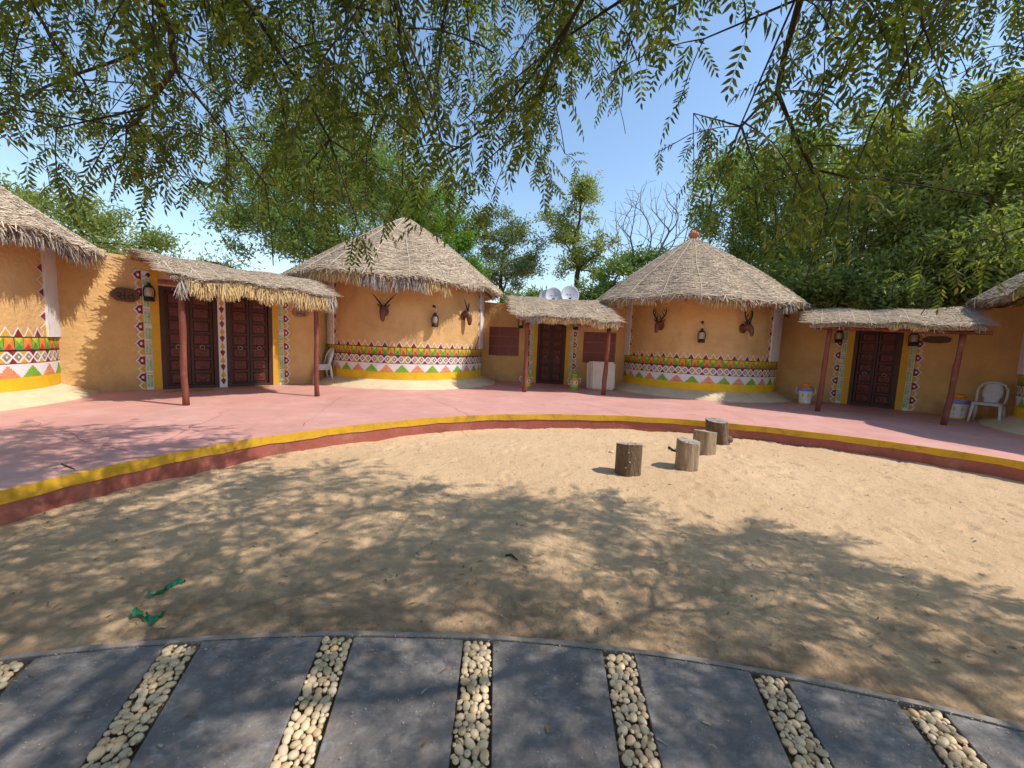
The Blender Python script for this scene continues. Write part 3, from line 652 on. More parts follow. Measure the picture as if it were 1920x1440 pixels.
# ------------------------------------------------------------------ courtyard walls
class Wall:
    def __init__(s, pts, tops):
        s.p = [Vector((x, y, 0)) for x, y in pts]; s.t = tops; s.u = [0]
        for a, c_ in zip(s.p, s.p[1:]): s.u.append(s.u[-1]+(c_-a).length)
    def seg(s, u):
        for i in range(len(s.p)-1):
            if u <= s.u[i+1] or i == len(s.p)-2: return i
    def pt(s, u, z, off=0):
        i = s.seg(u); d = (s.p[i+1]-s.p[i]).normalized(); n = Vector((d.y, -d.x, 0))
        return s.p[i]+d*(u-s.u[i])+n*off+Vector((0, 0, z))
    def top(s, u):
        for (a, za), (c_, zc) in zip(s.t, s.t[1:]):
            if u <= c_: return za+(zc-za)*(u-a)/max(c_-a, 1e-6)
        return s.t[-1][1]
    def hit(s, px, py):
        d = raydir(px, py); a = Vector((d.x, d.y)).normalized(); best = None
        for i in range(len(s.p)-1):
            P = s.p[i]; wv = (s.p[i+1]-P); Lw = wv.length; wv = wv/Lw; det = a.x*(-wv.y)+wv.x*a.y
            if abs(det) < 1e-9: continue
            t = (P.x*(-wv.y)+wv.x*P.y)/det; uu = (a.x*P.y-a.y*P.x)/det
            if -.001 <= uu <= Lw+.001 and t > 0 and (best is None or t < best[1]): best = (s.u[i]+uu, t)
        return best
    def uz(s, px, py):
        h = s.hit(px, py); d = raydir(px, py); return h[0], EYE+d.z/math.hypot(d.x, d.y)*h[1]
    def mesh(s, root, openings, thick=.26):
        b = MB(); cuts = sorted(set([0, s.u[-1]]+s.u+[q for o in openings for q in o[:2]]+[t[0] for t in s.t]+list(np.arange(.0, s.u[-1], .22))))
        cuts = [c_ for c_ in cuts if 0 <= c_ <= s.u[-1]]; cc = [cuts[0]]
        for c_ in cuts[1:]:
            if c_-cc[-1] > .004: cc.append(c_)
        for a, c_ in zip(cc, cc[1:]):
            md = (a+c_)/2; z0 = ZP-.1
            for o in openings:
                if o[0] < md < o[1]: z0 = o[2]
            e = 1e-5
            i = s.seg(md); d = (s.p[i+1]-s.p[i]).normalized(); n = Vector((d.y, -d.x, 0))
            def q(u, z, off): return s.p[i]+d*(u-s.u[i])+n*off+Vector((0, 0, z))
            ta, tc_ = s.top(a+e)+.012*math.sin(a*3.1), s.top(c_-e)+.012*math.sin(c_*3.1)
            w3 = .007*math.sin(a*2.3); w4 = .007*math.sin(c_*2.3)
            zz = [z0]+[z0+(1-z0)*.5 if z0 < 1 else z0+.1]
            b.hexa([q(a, z0, w3), q(c_, z0, w4), q(c_, z0, -thick), q(a, z0, -thick), q(a, ta, w3), q(c_, tc_, w4), q(c_, tc_, -thick), q(a, ta, -thick)])
        b2 = b.build('plaster_wall', 'plaster', root); bm = bmesh.new(); bm.from_mesh(b2.data); bmesh.ops.remove_doubles(bm, verts=bm.verts, dist=.0008)
        bm.to_mesh(b2.data); bm.free(); return local(root, b2)

W1 = Wall([(-9.3, 6.83), (-8.49, 7.78), (-7.95, 8.45), (-5.43, 10.97), (-5.40, 12.6)], [(0, 3.16), (1.7, 3.14), (1.72, 3.08), (2.2, 3.06), (2.4, 3.05), (6, 3.0), (8, 3.0)])
W2 = Wall([(-1.9, 14.0), (.7, 13.72), (2.1, 13.45), (4.4, 13.2)], [(0, 2.98), (3, 2.94), (7, 2.9)])
W3 = Wall([(7.9, 12.6), (8.75, 11.75), (9.45, 11.1), (10.95, 9.15), (11.1, 7.6)], [(0, 2.84), (8, 2.8)])

def door(root, Wl, u0, u1, ztop, label=None):
    """door > frame, panels, rails, ring handles; u0..u1 = opening"""
    def q(u, z, o_): return Wl.pt(u, z, o_)
    def slab(b, a, c_, z0, z1, o0, o1, m=None): b.hexa([q(a, z0, o1), q(c_, z0, o1), q(c_, z0, o0), q(a, z0, o0), q(a, z1, o1), q(c_, z1, o1), q(c_, z1, o0), q(a, z1, o0)], m)
    b = MB(); fw = .075
    slab(b, u0+.02, u1-.02, ZP, ztop-.02, -.18, -.13)
    slab(b, u0-.01, u0+fw, ZP, ztop, -.16, .012); slab(b, u1-fw, u1+.01, ZP, ztop, -.16, .012); slab(b, u0+fw, u1-fw, ztop-.08, ztop, -.16, .012); slab(b, u0+fw, u1-fw, ZP, ZP+.07, -.14, .006)
    d = local(root, b.build('door', 'doorf', root)); 
    if label: d['label'] = label
    mid = (u0+u1)/2; lows = ZP+.075; his = ztop-.085
    for (a, c_) in ((u0+fw+.004, mid-.006), (mid+.006, u1-fw-.004)):
        b = MB(); slab(b, a, c_, lows, his, -.12, -.085); o = b.build('door_leaf', 'door', d); o.data.transform(Matrix.Translation(-root.location))
        b = MB(); st = .05
        slab(b, a, a+st, lows, his, -.084, -.05); slab(b, c_-st, c_, lows, his, -.084, -.05)
        nr = 7; hh = (his-lows)/nr
        for k in range(nr+1):
            z = lows+k*hh; z0 = max(lows, z-.028); z1 = min(his, z+.028); slab(b, a+st, c_-st, z0, z1, -.084, -.046)
            for s_ in range(5):
                uu = a+.03+(c_-a-.06)*s_/4; zc = min(max(z, lows+.02), his-.02); ctr = q(uu, zc, -.046 if 0 < s_ < 4 else -.050); nn = (q(uu, zc, 1)-q(uu, zc, 0))
                al = q(uu+.009, zc, 0)-q(uu, zc, 0); up = Vector((0, 0, .009))
                b.add([ctr-al-up, ctr+al-up, ctr+al+up, ctr-al+up, ctr+nn*.010], [(0, 1, 4), (1, 2, 4), (2, 3, 4), (3, 0, 4)])
        o = b.build('studded_rail', 'doorf', d); o.data.transform(Matrix.Translation(-root.location))
        for k in range(nr):
            z0, z1 = lows+k*hh+.034, lows+(k+1)*hh-.034; a1, c1_ = a+st+.006, c_-st-.006
            b = MB(); slab(b, a1, c1_, z0, z1, -.0845, -.074)
            e = .028; p0 = [q(a1, z0, -.074), q(c1_, z0, -.074), q(c1_, z1, -.074), q(a1, z1, -.074)]; p1 = [q(a1+e, z0+e, -.060), q(c1_-e, z0+e, -.060), q(c1_-e, z1-e, -.060), q(a1+e, z1-e, -.060)]
            b.add(p0+p1, [(0, 1, 5, 4), (1, 2, 6, 5), (2, 3, 7, 6), (3, 0, 4, 7), (4, 5, 6, 7)])
            cu, cz = (a1+c1_)/2, (z0+z1)/2; rr_ = min(c1_-a1, z1-z0)*.30
            ring = [q(cu+rr_*math.cos(x), cz+rr_*math.sin(x), -.060) for x in np.linspace(0, 2*math.pi, 13)[:-1]]; rin = [q(cu+rr_*.6*math.cos(x), cz+rr_*.6*math.sin(x), -.050) for x in np.linspace(0, 2*math.pi, 13)[:-1]]
            b.add(ring+rin, [(i, (i+1) % 12, 12+(i+1) % 12, 12+i) for i in range(12)]+[tuple(range(12, 24))])
            o = b.build('door_panel', 'doorp', d); o.data.transform(Matrix.Translation(-root.location))
        zc = lows+hh*3.05; cu = (a+c_)/2; ring = [q(cu+.042*math.sin(x), zc-.042+.042*math.cos(x), -.035) for x in np.linspace(0, 2*math.pi, 17)]
        b = MB(); b.tube(ring, .006, 5); cc = q(cu, zc, -.046); nn = q(cu, zc, 1)-q(cu, zc, 0)
        b.tube([cc, cc+nn*.022], [.018, .010], 8); o = b.build('ring_handle', 'metal', d, True); o.data.transform(Matrix.Translation(-root.location))
    return d

def jamb(root, Wl, uy, dirn, z0, z1, full=True):
    """painted strips beside a door: yellow, pale green script strip, lotus petals outward (dirn)"""
    sf = lambda u, z, o_: Wl.pt(u, z, o_+.008)
    def R2(P, a, c_, za, zb, m, lay): P.rect(min(a, c_), max(a, c_), za, zb, m, lay)
    P = Paint(sf, 9); R2(P, uy, uy+dirn*.14, z0, z1, 'ochrepaint', 1); local(root, P.build('yellow_jamb_stripe', root))
    P = Paint(sf, 9); a = uy+dirn*.142; R2(P, a, a+dirn*.115, z0, z1, 'white', 1); z = z0+.04; k = 0; rr_ = random.Random(int(uy*99))
    while z < z1-.1:
        L_ = .34
        R2(P, a+dirn*.004, a+dirn*.058, z+.02, z+L_-.06, 'mint', 2); R2(P, a+dirn*.062, a+dirn*.104, z+.02, z+L_-.06, 'mint', 2)
        zz = z+.03
        while zz < z+L_-.07:
            R2(P, a+dirn*rr_.uniform(.008, .02), a+dirn*rr_.uniform(.035, .055), zz, zz+.009, 'dgreen', 3)
            if rr_.random() < .8: R2(P, a+dirn*rr_.uniform(.064, .072), a+dirn*rr_.uniform(.082, .1), zz+.004, zz+.012, 'dgreen', 3)
            zz += .021
        R2(P, a+dirn*.004, a+dirn*.104, z+L_-.045, z+L_-.002, 'pinkp', 2); z += L_
    local(root, P.build('painted_script_strip', root))
    P = Paint(sf, 9); a = uy+dirn*.262; z = z0+.02; k = 0
    while z < z1-.1:
        big = k % 2; h = .20 if big else .15; wd = .125 if big else .095; zc = z+h/2
        def leaf(hh, ww, m, lay):
            pts = [(a, zc-hh/2), (a+dirn*ww*.55, zc-hh*.42), (a+dirn*ww*.78, zc-hh*.16), (a+dirn*ww, zc), (a+dirn*ww*.78, zc+hh*.16), (a+dirn*ww*.55, zc+hh*.42), (a, zc+hh/2)]
            P.poly(pts if dirn > 0 else pts[::-1], m, lay)
        leaf(h+.03, wd+.03, 'white', 1); leaf(h-.008, wd, 'maroon' if big else 'ochrepaint', 2)
        P.disc(a+dirn*.05, zc, .022 if big else .014, 'white' if big else 'orange', 3, 8, 1.4)
        z += h+.004; k += 1
    local(root, P.build('lotus_petal_border', root))

r1 = empty('courtyard_wall', (-7, 9.3, ZP), 0, 'ochre wall with two carved double doors between the left edge hut and the antelope hut', 'wall', 'ochre courtyard walls')
r2_ = empty('courtyard_wall', (1.2, 13.6, ZP), 0, 'ochre wall with one door and two red tiled windows between the two full huts', 'wall', 'ochre courtyard walls')
r3 = empty('courtyard_wall', (10, 10.3, ZP), 0, 'shaded ochre wall with one dark door to the right of the stag hut', 'wall', 'ochre courtyard walls')
def ub(Wl, px, py): return Wl.hit(px, py)[0]
d1 = (ub(W1, 303, 650), ub(W1, 408, 640)); d2 = (ub(W1, 425, 640), ub(W1, 510, 640)); ZD = 2.52
W1.mesh(r1, [(d1[0], d1[1], ZD), (d2[0], d2[1], ZD)]); door(r1, W1, d1[0], d1[1], ZD); door(r1, W1, d2[0], d2[1], ZD)
jamb(r1, W1, d1[0]-.012, -1, ZP+.004, 2.80); jamb(r1, W1, d2[1]+.012, 1, ZP+.004, 2.75)
# diamond post between the two doors
b = MB(); a, c_ = d1[1]+.012, d2[0]-.012
b.hexa([W1.pt(a, ZP, .03), W1.pt(c_, ZP, .03), W1.pt(c_, ZP, -.02), W1.pt(a, ZP, -.02), W1.pt(a, 2.8, .03), W1.pt(c_, 2.8, .03), W1.pt(c_, 2.8, -.02), W1.pt(a, 2.8, -.02)])
dp = local(r1, b.build('white_door_pier', 'white', r1))
P = Paint(lambda u, z, o_: W1.pt(u, z, o_+.03), 9); z = ZP+.14; k = 0; uc = (a+c_)/2
while z < 2.6:
    P.poly([(uc, z-.085), (uc+.052, z+.03), (uc, z+.085), (uc-.052, z+.03)] if k % 2 == 0 else [(uc, z-.085), (uc+.048, z-.03), (uc, z+.085), (uc-.048, z-.03)], ('maroon', 'ochrepaint')[k % 2], 1); z += .168; k += 1
o = P.build('diamond_column', dp); o.data.transform(Matrix.Translation(-r1.location))
d3 = (ub(W2, 1008, 650), ub(W2, 1060, 650)); W2.mesh(r2_, [(d3[0], d3[1], 2.45)]); door(r2_, W2, d3[0], d3[1], 2.45)
jamb(r2_, W2, d3[0]-.012, -1, ZP+.004, 2.6); jamb(r2_, W2, d3[1]+.012, 1, ZP+.004, 2.6)
d4 = (ub(W3, 1597, 690), ub(W3, 1686, 690)); W3.mesh(r3, [(d4[0], d4[1], 2.38)]); door(r3, W3, d4[0], d4[1], 2.38)
jamb(r3, W3, d4[0]-.012, -1, ZP+.004, 2.6); jamb(r3, W3, d4[1]+.012, 1, ZP+.004, 2.6)
# switch plates
for root, Wl, px, py in ((r1, W1, 278, 612), (r1, W1, 527, 625), (r3, W3, 1576, 676)):
    u, z = Wl.uz(px, py); b = MB(); q = Wl.pt
    b.hexa([q(u-.06, z-.045, .035), q(u+.06, z-.045, .035), q(u+.06, z-.045, -.01), q(u-.06, z-.045, -.01), q(u-.06, z+.045, .035), q(u+.06, z+.045, .035), q(u+.06, z+.045, -.01), q(u-.06, z+.045, -.01)])
    local(root, b.build('switch_plate', 'switch', root))
# tiled windows: nine recessed-look red panes each
for pxa, pxb, pya, pyb in ((918, 972, 612, 668), (1095, 1152, 622, 682)):
    u0, zt = W2.uz(pxa, pya); u1, zb = W2.uz(pxb, pyb); q = W2.pt
    b = MB(); b.hexa([q(u0, zb, .010), q(u1, zb, .010), q(u1, zb, -.01), q(u0, zb, -.01), q(u0, zt, .010), q(u1, zt, .010), q(u1, zt, -.01), q(u0, zt, -.01)])
    wn = local(r2_, b.build('window', 'grout', r2_)); tw, th = (u1-u0)/3, (zt-zb)/3; g_ = .012
    for i in range(3):
        for j in range(3):
            a, c_, e, f_ = u0+i*tw+g_, u0+(i+1)*tw-g_, zb+j*th+g_, zb+(j+1)*th-g_; b = MB(); o1 = .022+.002*((i+j) % 2)
            b.hexa([q(a, e, o1), q(c_, e, o1), q(c_, e, .0), q(a, e, .0), q(a, f_, o1), q(c_, f_, o1), q(c_, f_, .0), q(a, f_, .0)])
            o = b.build('pane', 'pane', wn); o.data.transform(Matrix.Translation(-r2_.location))

# ------------------------------------------------------------------ porches
def porch(label, P, Q, backL, backR, eaveL, eaveR, zb, ze, bulge, fringe, seed, rp_=.065, lean=(0, 0), bars=0):
    """P,Q post feet (xy); back* wall side corners; eave* front corners (xyz)"""
    r = np.random.default_rng(seed); root = empty('thatched_porch', (P[0], P[1], ZP), 0, label, 'porch', 'thatched porches over the doors')
    BL, BR, EL, ER = [np.array(v, float) for v in (backL, backR, eaveL, eaveR)]
    def pt(s, t, off=0.):
        s = np.asarray(s, float); t = np.asarray(t, float)
        p = (BL*(1-s)[..., None]+BR*s[..., None])*(1-t)[..., None]+(EL*(1-s)[..., None]+ER*s[..., None])*t[..., None]
        z = bulge*np.sin(math.pi*np.clip(t, 0, 1)**.8)+.018*np.sin(s*17+seed)+.02*np.sin(s*7+t*4)
        p = p.copy(); p[..., 2] += z+off; return p
    n, m_ = 40, 12; b = MB(); S_, T_ = np.meshgrid(np.linspace(0, 1, n+1), np.linspace(0, 1, m_+1), indexing='ij')
    G = pt(S_, T_).reshape(-1, 3); G2 = pt(S_, T_, -.085).reshape(-1, 3); I = lambda i, j: i*(m_+1)+j; o_ = len(G)
    fs = [(I(i, j), I(i, j+1), I(i+1, j+1), I(i+1, j)) for i in range(n) for j in range(m_)]
    fs += [(o_+a, o_+d, o_+c_, o_+b_) for (a, b_, c_, d) in fs]
    rim = [I(i, 0) for i in range(n+1)]+[I(n, j) for j in range(1, m_+1)]+[I(i, m_) for i in range(n-1, -1, -1)]+[I(0, j) for j in range(m_-1, 0, -1)]
    fs += [(rim[k], rim[(k+1) % len(rim)], o_+rim[(k+1) % len(rim)], o_+rim[k]) for k in range(len(rim))]
    b.add(np.concatenate([G, G2]).tolist(), fs); base = local(root, b.build('thatch_canopy', 'thatchbase', root, True))
    def add(o): o.data.transform(Matrix.Translation(-root.location)); return o
    k = 8500; s = r.uniform(-.01, 1.01, k); t = r.uniform(0, 1.01, k); X = pt(s, t); T = pt(s+.01, t)-X; T /= np.linalg.norm(T, axis=1, keepdims=True); Dn = pt(s, t+.01)-X; Dn /= np.linalg.norm(Dn, axis=1, keepdims=True)
    Nn = np.cross(T, Dn); Nn *= np.sign(Nn[:, 2:3]); ang = r.normal(0, .3, k)+np.where(r.uniform(size=k) < .2, r.uniform(.4, 2.4, k), 0); D = T*np.cos(ang)[:, None]+Dn*np.sin(ang)[:, None]
    tag(add(strands(X, D, Nn, r.uniform(.16, .5, k), r.uniform(.007, .016, k), 'reed_layer', 'thatch', base, .03)), kind='stuff')
    for tt, ss, cnt in ((1., None, 900), (None, 0., 380), (None, 1., 380)):    # ragged rims
        s = r.uniform(0, 1, cnt) if ss is None else np.full(cnt, ss)+r.normal(0, .004, cnt); t = r.uniform(0, 1, cnt) if tt is None else np.full(cnt, tt)-r.uniform(0, .03, cnt)
        X = pt(s, t); X[:, 2] -= r.uniform(0, .085, cnt); D = (pt(s, t+.01)-X*0-pt(s, t)) if tt is not None else (pt(s+.01, t)-pt(s, t))*(1 if ss else -1)
        D = D/np.linalg.norm(D, axis=1, keepdims=True)+r.normal(0, .3, (cnt, 3)); Nn = np.tile((0, 0, 1.), (cnt, 1))
        tag(add(strands(X, D, Nn, r.uniform(.08, .2, cnt), r.uniform(.009, .018, cnt), 'rim_stubble', 'thatch', base, .006)), kind='stuff')
    k = 3600; s = r.uniform(0, 1, k); amt = np.array([fringe(q) for q in s]); kp_ = r.uniform(size=k) < np.clip(amt*3.5, 0, 1); s = s[kp_]; amt = amt[kp_]; k = len(s)
    if k > 10:
        L_ = amt*(.6+.6*vnoise(s*23+3, s*0+seed, 4))*r.uniform(.5, 1.1, k); X = pt(s, np.full(k, .99), -.05); ed = ER-EL; ed /= np.linalg.norm(ed); no_ = np.array((ed[1], -ed[0], 0)); no_ /= np.linalg.norm(no_)
        D = np.array((0, 0, -1.))+no_*r.normal(.08, .16, (k, 1))+ed*r.normal(0, .2, (k, 1)); X = X+D*L_[:, None]/2+no_*r.normal(0, .025, (k, 1)); gz = vnoise(s*6+9, s*0+seed, 5) > .55
        for q, mm, nm in ((~gz, 'fringe', 'straw_fringe'), (gz, 'gfringe', 'grey_straw_fringe')):
            if q.sum() > 5: tag(add(strands(X[q], D[q], np.tile(no_, (q.sum(), 1)), L_[q], r.uniform(.009, .018, q.sum()), nm, mm, base, .01, .8)), kind='stuff')
    for i in range(9):
        s = (i+.5)/9+r.uniform(-.02, .02); sl = -.03+.06*r.uniform(); tt = np.linspace(0, 1.0, 9); pp = pt(s+sl*tt, tt, .022)
        b = MB(); b.tube([tuple(p) for p in pp], .012, 5, wob=.2); e = pp[-1]; b.tube([tuple(e), (e[0], e[1], e[2]-.10-.1*r.uniform())], .008, 4); add(b.build('tie_rope', 'rope', base, True))
    zl = EL[2]-.12; zr_ = ER[2]-.12
    dv = Vector((Q[0]-P[0], Q[1]-P[1], 0)); ex = dv.normalized()
    fP = Vector((P[0], P[1], 0)); fQ = Vector((Q[0], Q[1], 0)); hz = lambda z: Vector((0, 0, z))
    for F0, ln, zt in ((fP, lean[0], zl-.03), (fQ, lean[1], zr_-.03)):
        b = MB(); pp = []; rr_ = []
        for i in range(9):
            f_ = i/8; pp.append(F0+ex*ln*f_+Vector((.006*math.sin(i*1.0+seed), .006*math.cos(i*1.4), 0))+hz(ZP-.02+f_*(zt-ZP+.02))); rr_.append(rp_*(1.08-.16*f_+.07*math.sin(i*2.1+seed)))
        b.tube(pp, rr_, 12, wob=.07); local(root, b.build('post', 'post', root, True))
    tP = fP+ex*lean[0]; tQ = fQ+ex*lean[1]
    b = MB(); a = tP-ex*.30+hz(zl); c_ = tQ+ex*.38+hz(zr_); b.tube([a, a.lerp(c_, .33)+hz(.012), a.lerp(c_, .66)-hz(.01), c_], .042, 8, wob=.06); local(root, b.build('front_beam', 'post', root, True))
    for i in range(6):
        s = .04+.92*i/5; p0 = pt(np.array(s), np.array(.06), -.12); p1 = pt(np.array(s), np.array(.5), -.12); p2 = pt(np.array(s), np.array(1.01), -.11)
        b = MB(); b.tube([tuple(p0), tuple(p1), tuple(p2)], .028, 7, wob=.08); local(root, b.build('rafter', 'pole', root, True))
    return root
def ff1(s): return .30 if s > .04 else .05
def lineaz(P, Q, off, px, py, z):
    P = Vector((P[0], P[1], 0)); Q = Vector((Q[0], Q[1], 0)); d = (Q-P).normalized(); n = Vector((d.y, -d.x, 0)); P = P+n*off; r = raydir(px, py)
    t = (P.x*(-d.y)+d.x*P.y)/(r.x*(-d.y)+d.x*r.y); return (r.x*t, r.y*t, z)
def wpt(Wl, px, py, z, off=0): u, _ = Wl.uz(px, py); p = Wl.pt(u, 0, off); return (p.x, p.y, z)
P1, P2, P3 = ((-5.71, 6.93), (-4.23, 8.61)), ((.35, 10.93), (2.55, 11.05)), ((7.29, 9.43), (8.89, 8.12))
porch('long thatched porch roof over the two doors on the left, thick straw fringe', (-5.71, 6.93), (-4.23, 8.61), wpt(W1, 246, 480, 3.07), wpt(W1, 558, 535, 2.94), lineaz(*P1, .22, 320, 507, 2.50), lineaz(*P1, .22, 628, 555, 2.44), 3.1, 2.5, .15, ff1, 21, .048)
porch('small thatched porch over the middle door below the satellite dishes', (.35, 10.93), (2.55, 11.05), wpt(W2, 953, 570, 2.96), wpt(W2, 1108, 575, 2.88), lineaz(*P2, .2, 968, 590, 2.36), lineaz(*P2, .2, 1163, 598, 2.28), 3, 2.4, .30, lambda s: .16 if s > .12 else .03, 22, .058, (.0, .05))
porch('thatched porch over the right door, its posts leaning, roped mat almost without fringe', (7.29, 9.43), (8.89, 8.12), wpt(W3, 1522, 590, 2.82), wpt(W3, 1800, 590, 2.74), lineaz(*P3, .2, 1518, 612, 2.36), lineaz(*P3, .2, 1849, 622, 2.28), 2.9, 2.3, .16, lambda s: .04+(.08 if .5 < s < .72 else 0), 23, .050, (.05, .08))

# ------------------------------------------------------------------ lanterns
def make_lantern():
    root = empty('lantern', (0, 0, 0))      # origin at hook on the wall, hangs along -z, wall is +y
    b = MB(); b.tube([(0, 0, 0), (0, -.05, .02), (0, -.11, .0), (0, -.12, -.05)], .012, 7); b.lathe([(.0, -.02), (.035, -.015), (.03, .02), (0, .05)], 8, (0, -.01, 0)); b.build('wall_hook', 'iron', root, True)
    b = MB(); b.tube([(-.075, -.12, -.30), (-.08, -.12, -.18), (-.03, -.12, -.06), (0, -.12, -.045), (.03, -.12, -.06), (.08, -.12, -.18), (.075, -.12, -.30)], .005, 5); b.build('bail_handle', 'metal', root, True)
    b = MB(); b.lathe([(0, -.50), (.078, -.50), (.082, -.485), (.078, -.44), (.05, -.42), (.04, -.41)], 16, (0, -.12, 0))
    b.lathe([(.05, -.245), (.058, -.225), (.035, -.205), (.03, -.175), (.038, -.165), (.022, -.15), (0, -.145)], 14, (0, -.12, 0))
    for s_ in (-1, 1): b.tube([(s_*.066, -.12, -.44), (s_*.082, -.12, -.37), (s_*.080, -.12, -.28), (s_*.055, -.12, -.225), (s_*.03, -.12, -.20)], .011, 6)
    b.build('frame', 'iron', root, True)
    b = MB(); b.lathe([(.036, -.415), (.052, -.37), (.054, -.32), (.045, -.27), (.038, -.24)], 14, (0, -.12, 0)); b.build('glass_globe', 'glass', root, True)
    return root
lant = make_lantern()
def wall_rz(n): return math.atan2(n.x, -n.y)     # local -y looks along n
lspots = [('W', W1, 277, 516, 'black hurricane lantern left of the leftmost door, beside a wooden name plaque'),
          ('H', (s1, 14.0), 813, 575, 'black hurricane lantern between the two straight-horned antelope heads'),
          ('W', W2, 978, 588, 'black hurricane lantern left of the middle door, behind the porch post'),
          ('W', W2, 1081, 590, 'black hurricane lantern right of the middle door under the porch eave'),
          ('H', (s2, 5), 1317, 605, 'black hurricane lantern between the two antlered stag heads'),
          ('W', W3, 1577, 606, 'black hurricane lantern left of the rightmost door'),
          ('W', W3, 1719, 608, 'black hurricane lantern right of the rightmost door, beside the dark plaque')]
def hut_hit(surf, R, c, px, py):
    best = None
    d = raydir(px, py); az = math.atan2(d.x, d.y)
    for i in range(-900, 901):
        ph = i*.0015; p = surf(ph*R, 0); e = abs(math.atan2(p.x, p.y)-az)
        if best is None or e < best[0]: best = (e, ph)
    ph = best[1]; p = surf(ph*R, 0); z = EYE+d.z/math.hypot(d.x, d.y)*math.hypot(p.x, p.y); n = (surf(ph*R, 0, 1)-p).normalized()
    return Vector((p.x, p.y, z)), n, ph
for i, (k, w_, px, py, lab) in enumerate(lspots):
    if k == 'W': u, z = w_.uz(px, py); p = w_.pt(u, z); n = (w_.pt(u, z, 1)-p)
    else: p, n, _ = hut_hit(w_[0], 2.42 if w_[0] is s1 else 2.32, None, px, py)
    o = lant if i == 0 else copy_tree(lant); o.location = p+n*.002; o.rotation_euler = (0, 0, wall_rz(n)); tag(o, lab, 'lantern', 'hanging wall lanterns')
    if k == 'W' : o.scale = (1.1,)*3 if w_ is not W2 else (1,)*3

# ------------------------------------------------------------------ trophy heads
def head(label, p, n, antler, turn=0.):
    root = empty('mounted_head', p, wall_rz(n), label, 'animal head', 'carved animal heads on the hut walls')
    T = Matrix.Rotation(turn, 4, 'Z')
    b = MB(); b.lathe([(0, -.0), (.085, 0), (.085, .02), (0, .024)], 14, M4=Matrix.Rotation(math.pi/2, 4, 'X') @ Matrix.Scale(1.25, 4, (0, 1, 0)))
    b.build('shield', 'head', root, True)
    b = MB(); pr = [((0, -.01, .0), .075), ((0, -.08, .03), .078), ((0, -.14, .045), .075), ((0, -.18, .0), .068), ((0, -.205, -.08), .052), ((0, -.215, -.15), .036), ((0, -.205, -.175), .022)]
    if not antler: pr = [((0, -.01, .02), .07), ((0, -.07, .06), .075), ((0, -.12, .05), .078), ((0, -.15, -.02), .074), ((0, -.165, -.11), .062), ((0, -.165, -.19), .045), ((0, -.15, -.22), .025)]
    b.tube([T @ Vector(q) for q, _ in pr], [r for _, r in pr], 12); b.build('carved_face', 'head', root, True)
    for s_ in (-1, 1):
        b = MB(); b.tube([T @ Vector((s_*.05, -.10, .08)), T @ Vector((s_*.11, -.10, .12)), T @ Vector((s_*.15, -.10, .16))], [.018, .026, .004], 7); b.build('ear', 'head', root, True)
        b = MB(); b.lathe([(0, -.012), (.012, 0), (0, .012)], 8, tuple(T @ Vector((s_*.062, -.165, .01)))); b.build('eye', 'horn', root, True)
        b = MB()
        def H(*q): return T @ Vector(q)
        if antler:
            b.tube([H(s_*.03, -.12, .09), H(s_*.075, -.12, .17), H(s_*.14, -.115, .25), H(s_*.17, -.11, .34), H(s_*.15, -.11, .43)], [.020, .018, .016, .013, .004], 7)
            b.tube([H(s_*.06, -.12, .14), H(s_*.04, -.15, .20), H(s_*.035, -.16, .25)], [.013, .011, .003], 6)
            b.tube([H(s_*.12, -.115, .23), H(s_*.09, -.14, .30), H(s_*.08, -.15, .35)], [.012, .010, .003], 6)
            b.tube([H(s_*.165, -.11, .32), H(s_*.11, -.12, .37), H(s_*.09, -.12, .40)], [.011, .009, .003], 6)
        else:
            b.tube([H(s_*.025, -.12, .10), H(s_*.09, -.11, .19), H(s_*.17, -.10, .28), H(s_*.26, -.08, .38)], [.020, .017, .013, .003], 7)
        b.build('antler' if antler else 'horn', 'horn', root, True)
    return root
for surf, R, px, py, an, tn, lab in ((s1, 2.42, 722, 584, False, 0, 'carved antelope head with straight horns facing front, left on the hut under the branches'),
                        (s1, 2.42, 868, 592, False, .5, 'carved antelope head with straight horns, near the right pillar of its hut'),
                        (s2, 2.32, 1240, 611, True, 0, 'carved stag head with upright antlers, left of the lantern on the finial hut'),
                        (s2, 2.32, 1392, 616, True, .5, 'carved stag head with spreading antlers turned sideways, right of the lantern')):
    p, n, _ = hut_hit(surf, R, None, px, py); o = head(lab, p+n*.004, n, an, tn); o.scale = (1.2, 1.2, 1.2)

# ------------------------------------------------------------------ plaques
def textmesh(t):
    cu = bpy.data.curves.new('t', 'FONT'); cu.body = t; cu.size = 1; cu.resolution_u = 3; to = bpy.data.objects.new('t', cu); C.objects.link(to); bpy.context.view_layer.update()
    me = bpy.data.meshes.new_from_object(to); bpy.data.objects.remove(to); return me
def glyphs(parts):
    Vs, Fs, x, o = [], [], 0, 0
    for t, cut in parts:
        me = textmesh(t); bm = bmesh.new(); bm.from_mesh(me)
        if cut: bmesh.ops.bisect_plane(bm, geom=bm.verts[:]+bm.edges[:]+bm.faces[:], plane_co=(cut, 0, 0), plane_no=(1, 0, 0), clear_outer=True)
        bm.verts.ensure_lookup_table(); V = np.array([v.co[:] for v in bm.verts]); Fs += [tuple(o+v.index for v in f.verts) for f in bm.faces]; bm.free()
        Vs.append(V+np.array((x-V[:, 0].min(), 0, 0))); o += len(V); x += V[:, 0].max()-V[:, 0].min()+(.0 if cut else .07)
    return np.concatenate(Vs), Fs
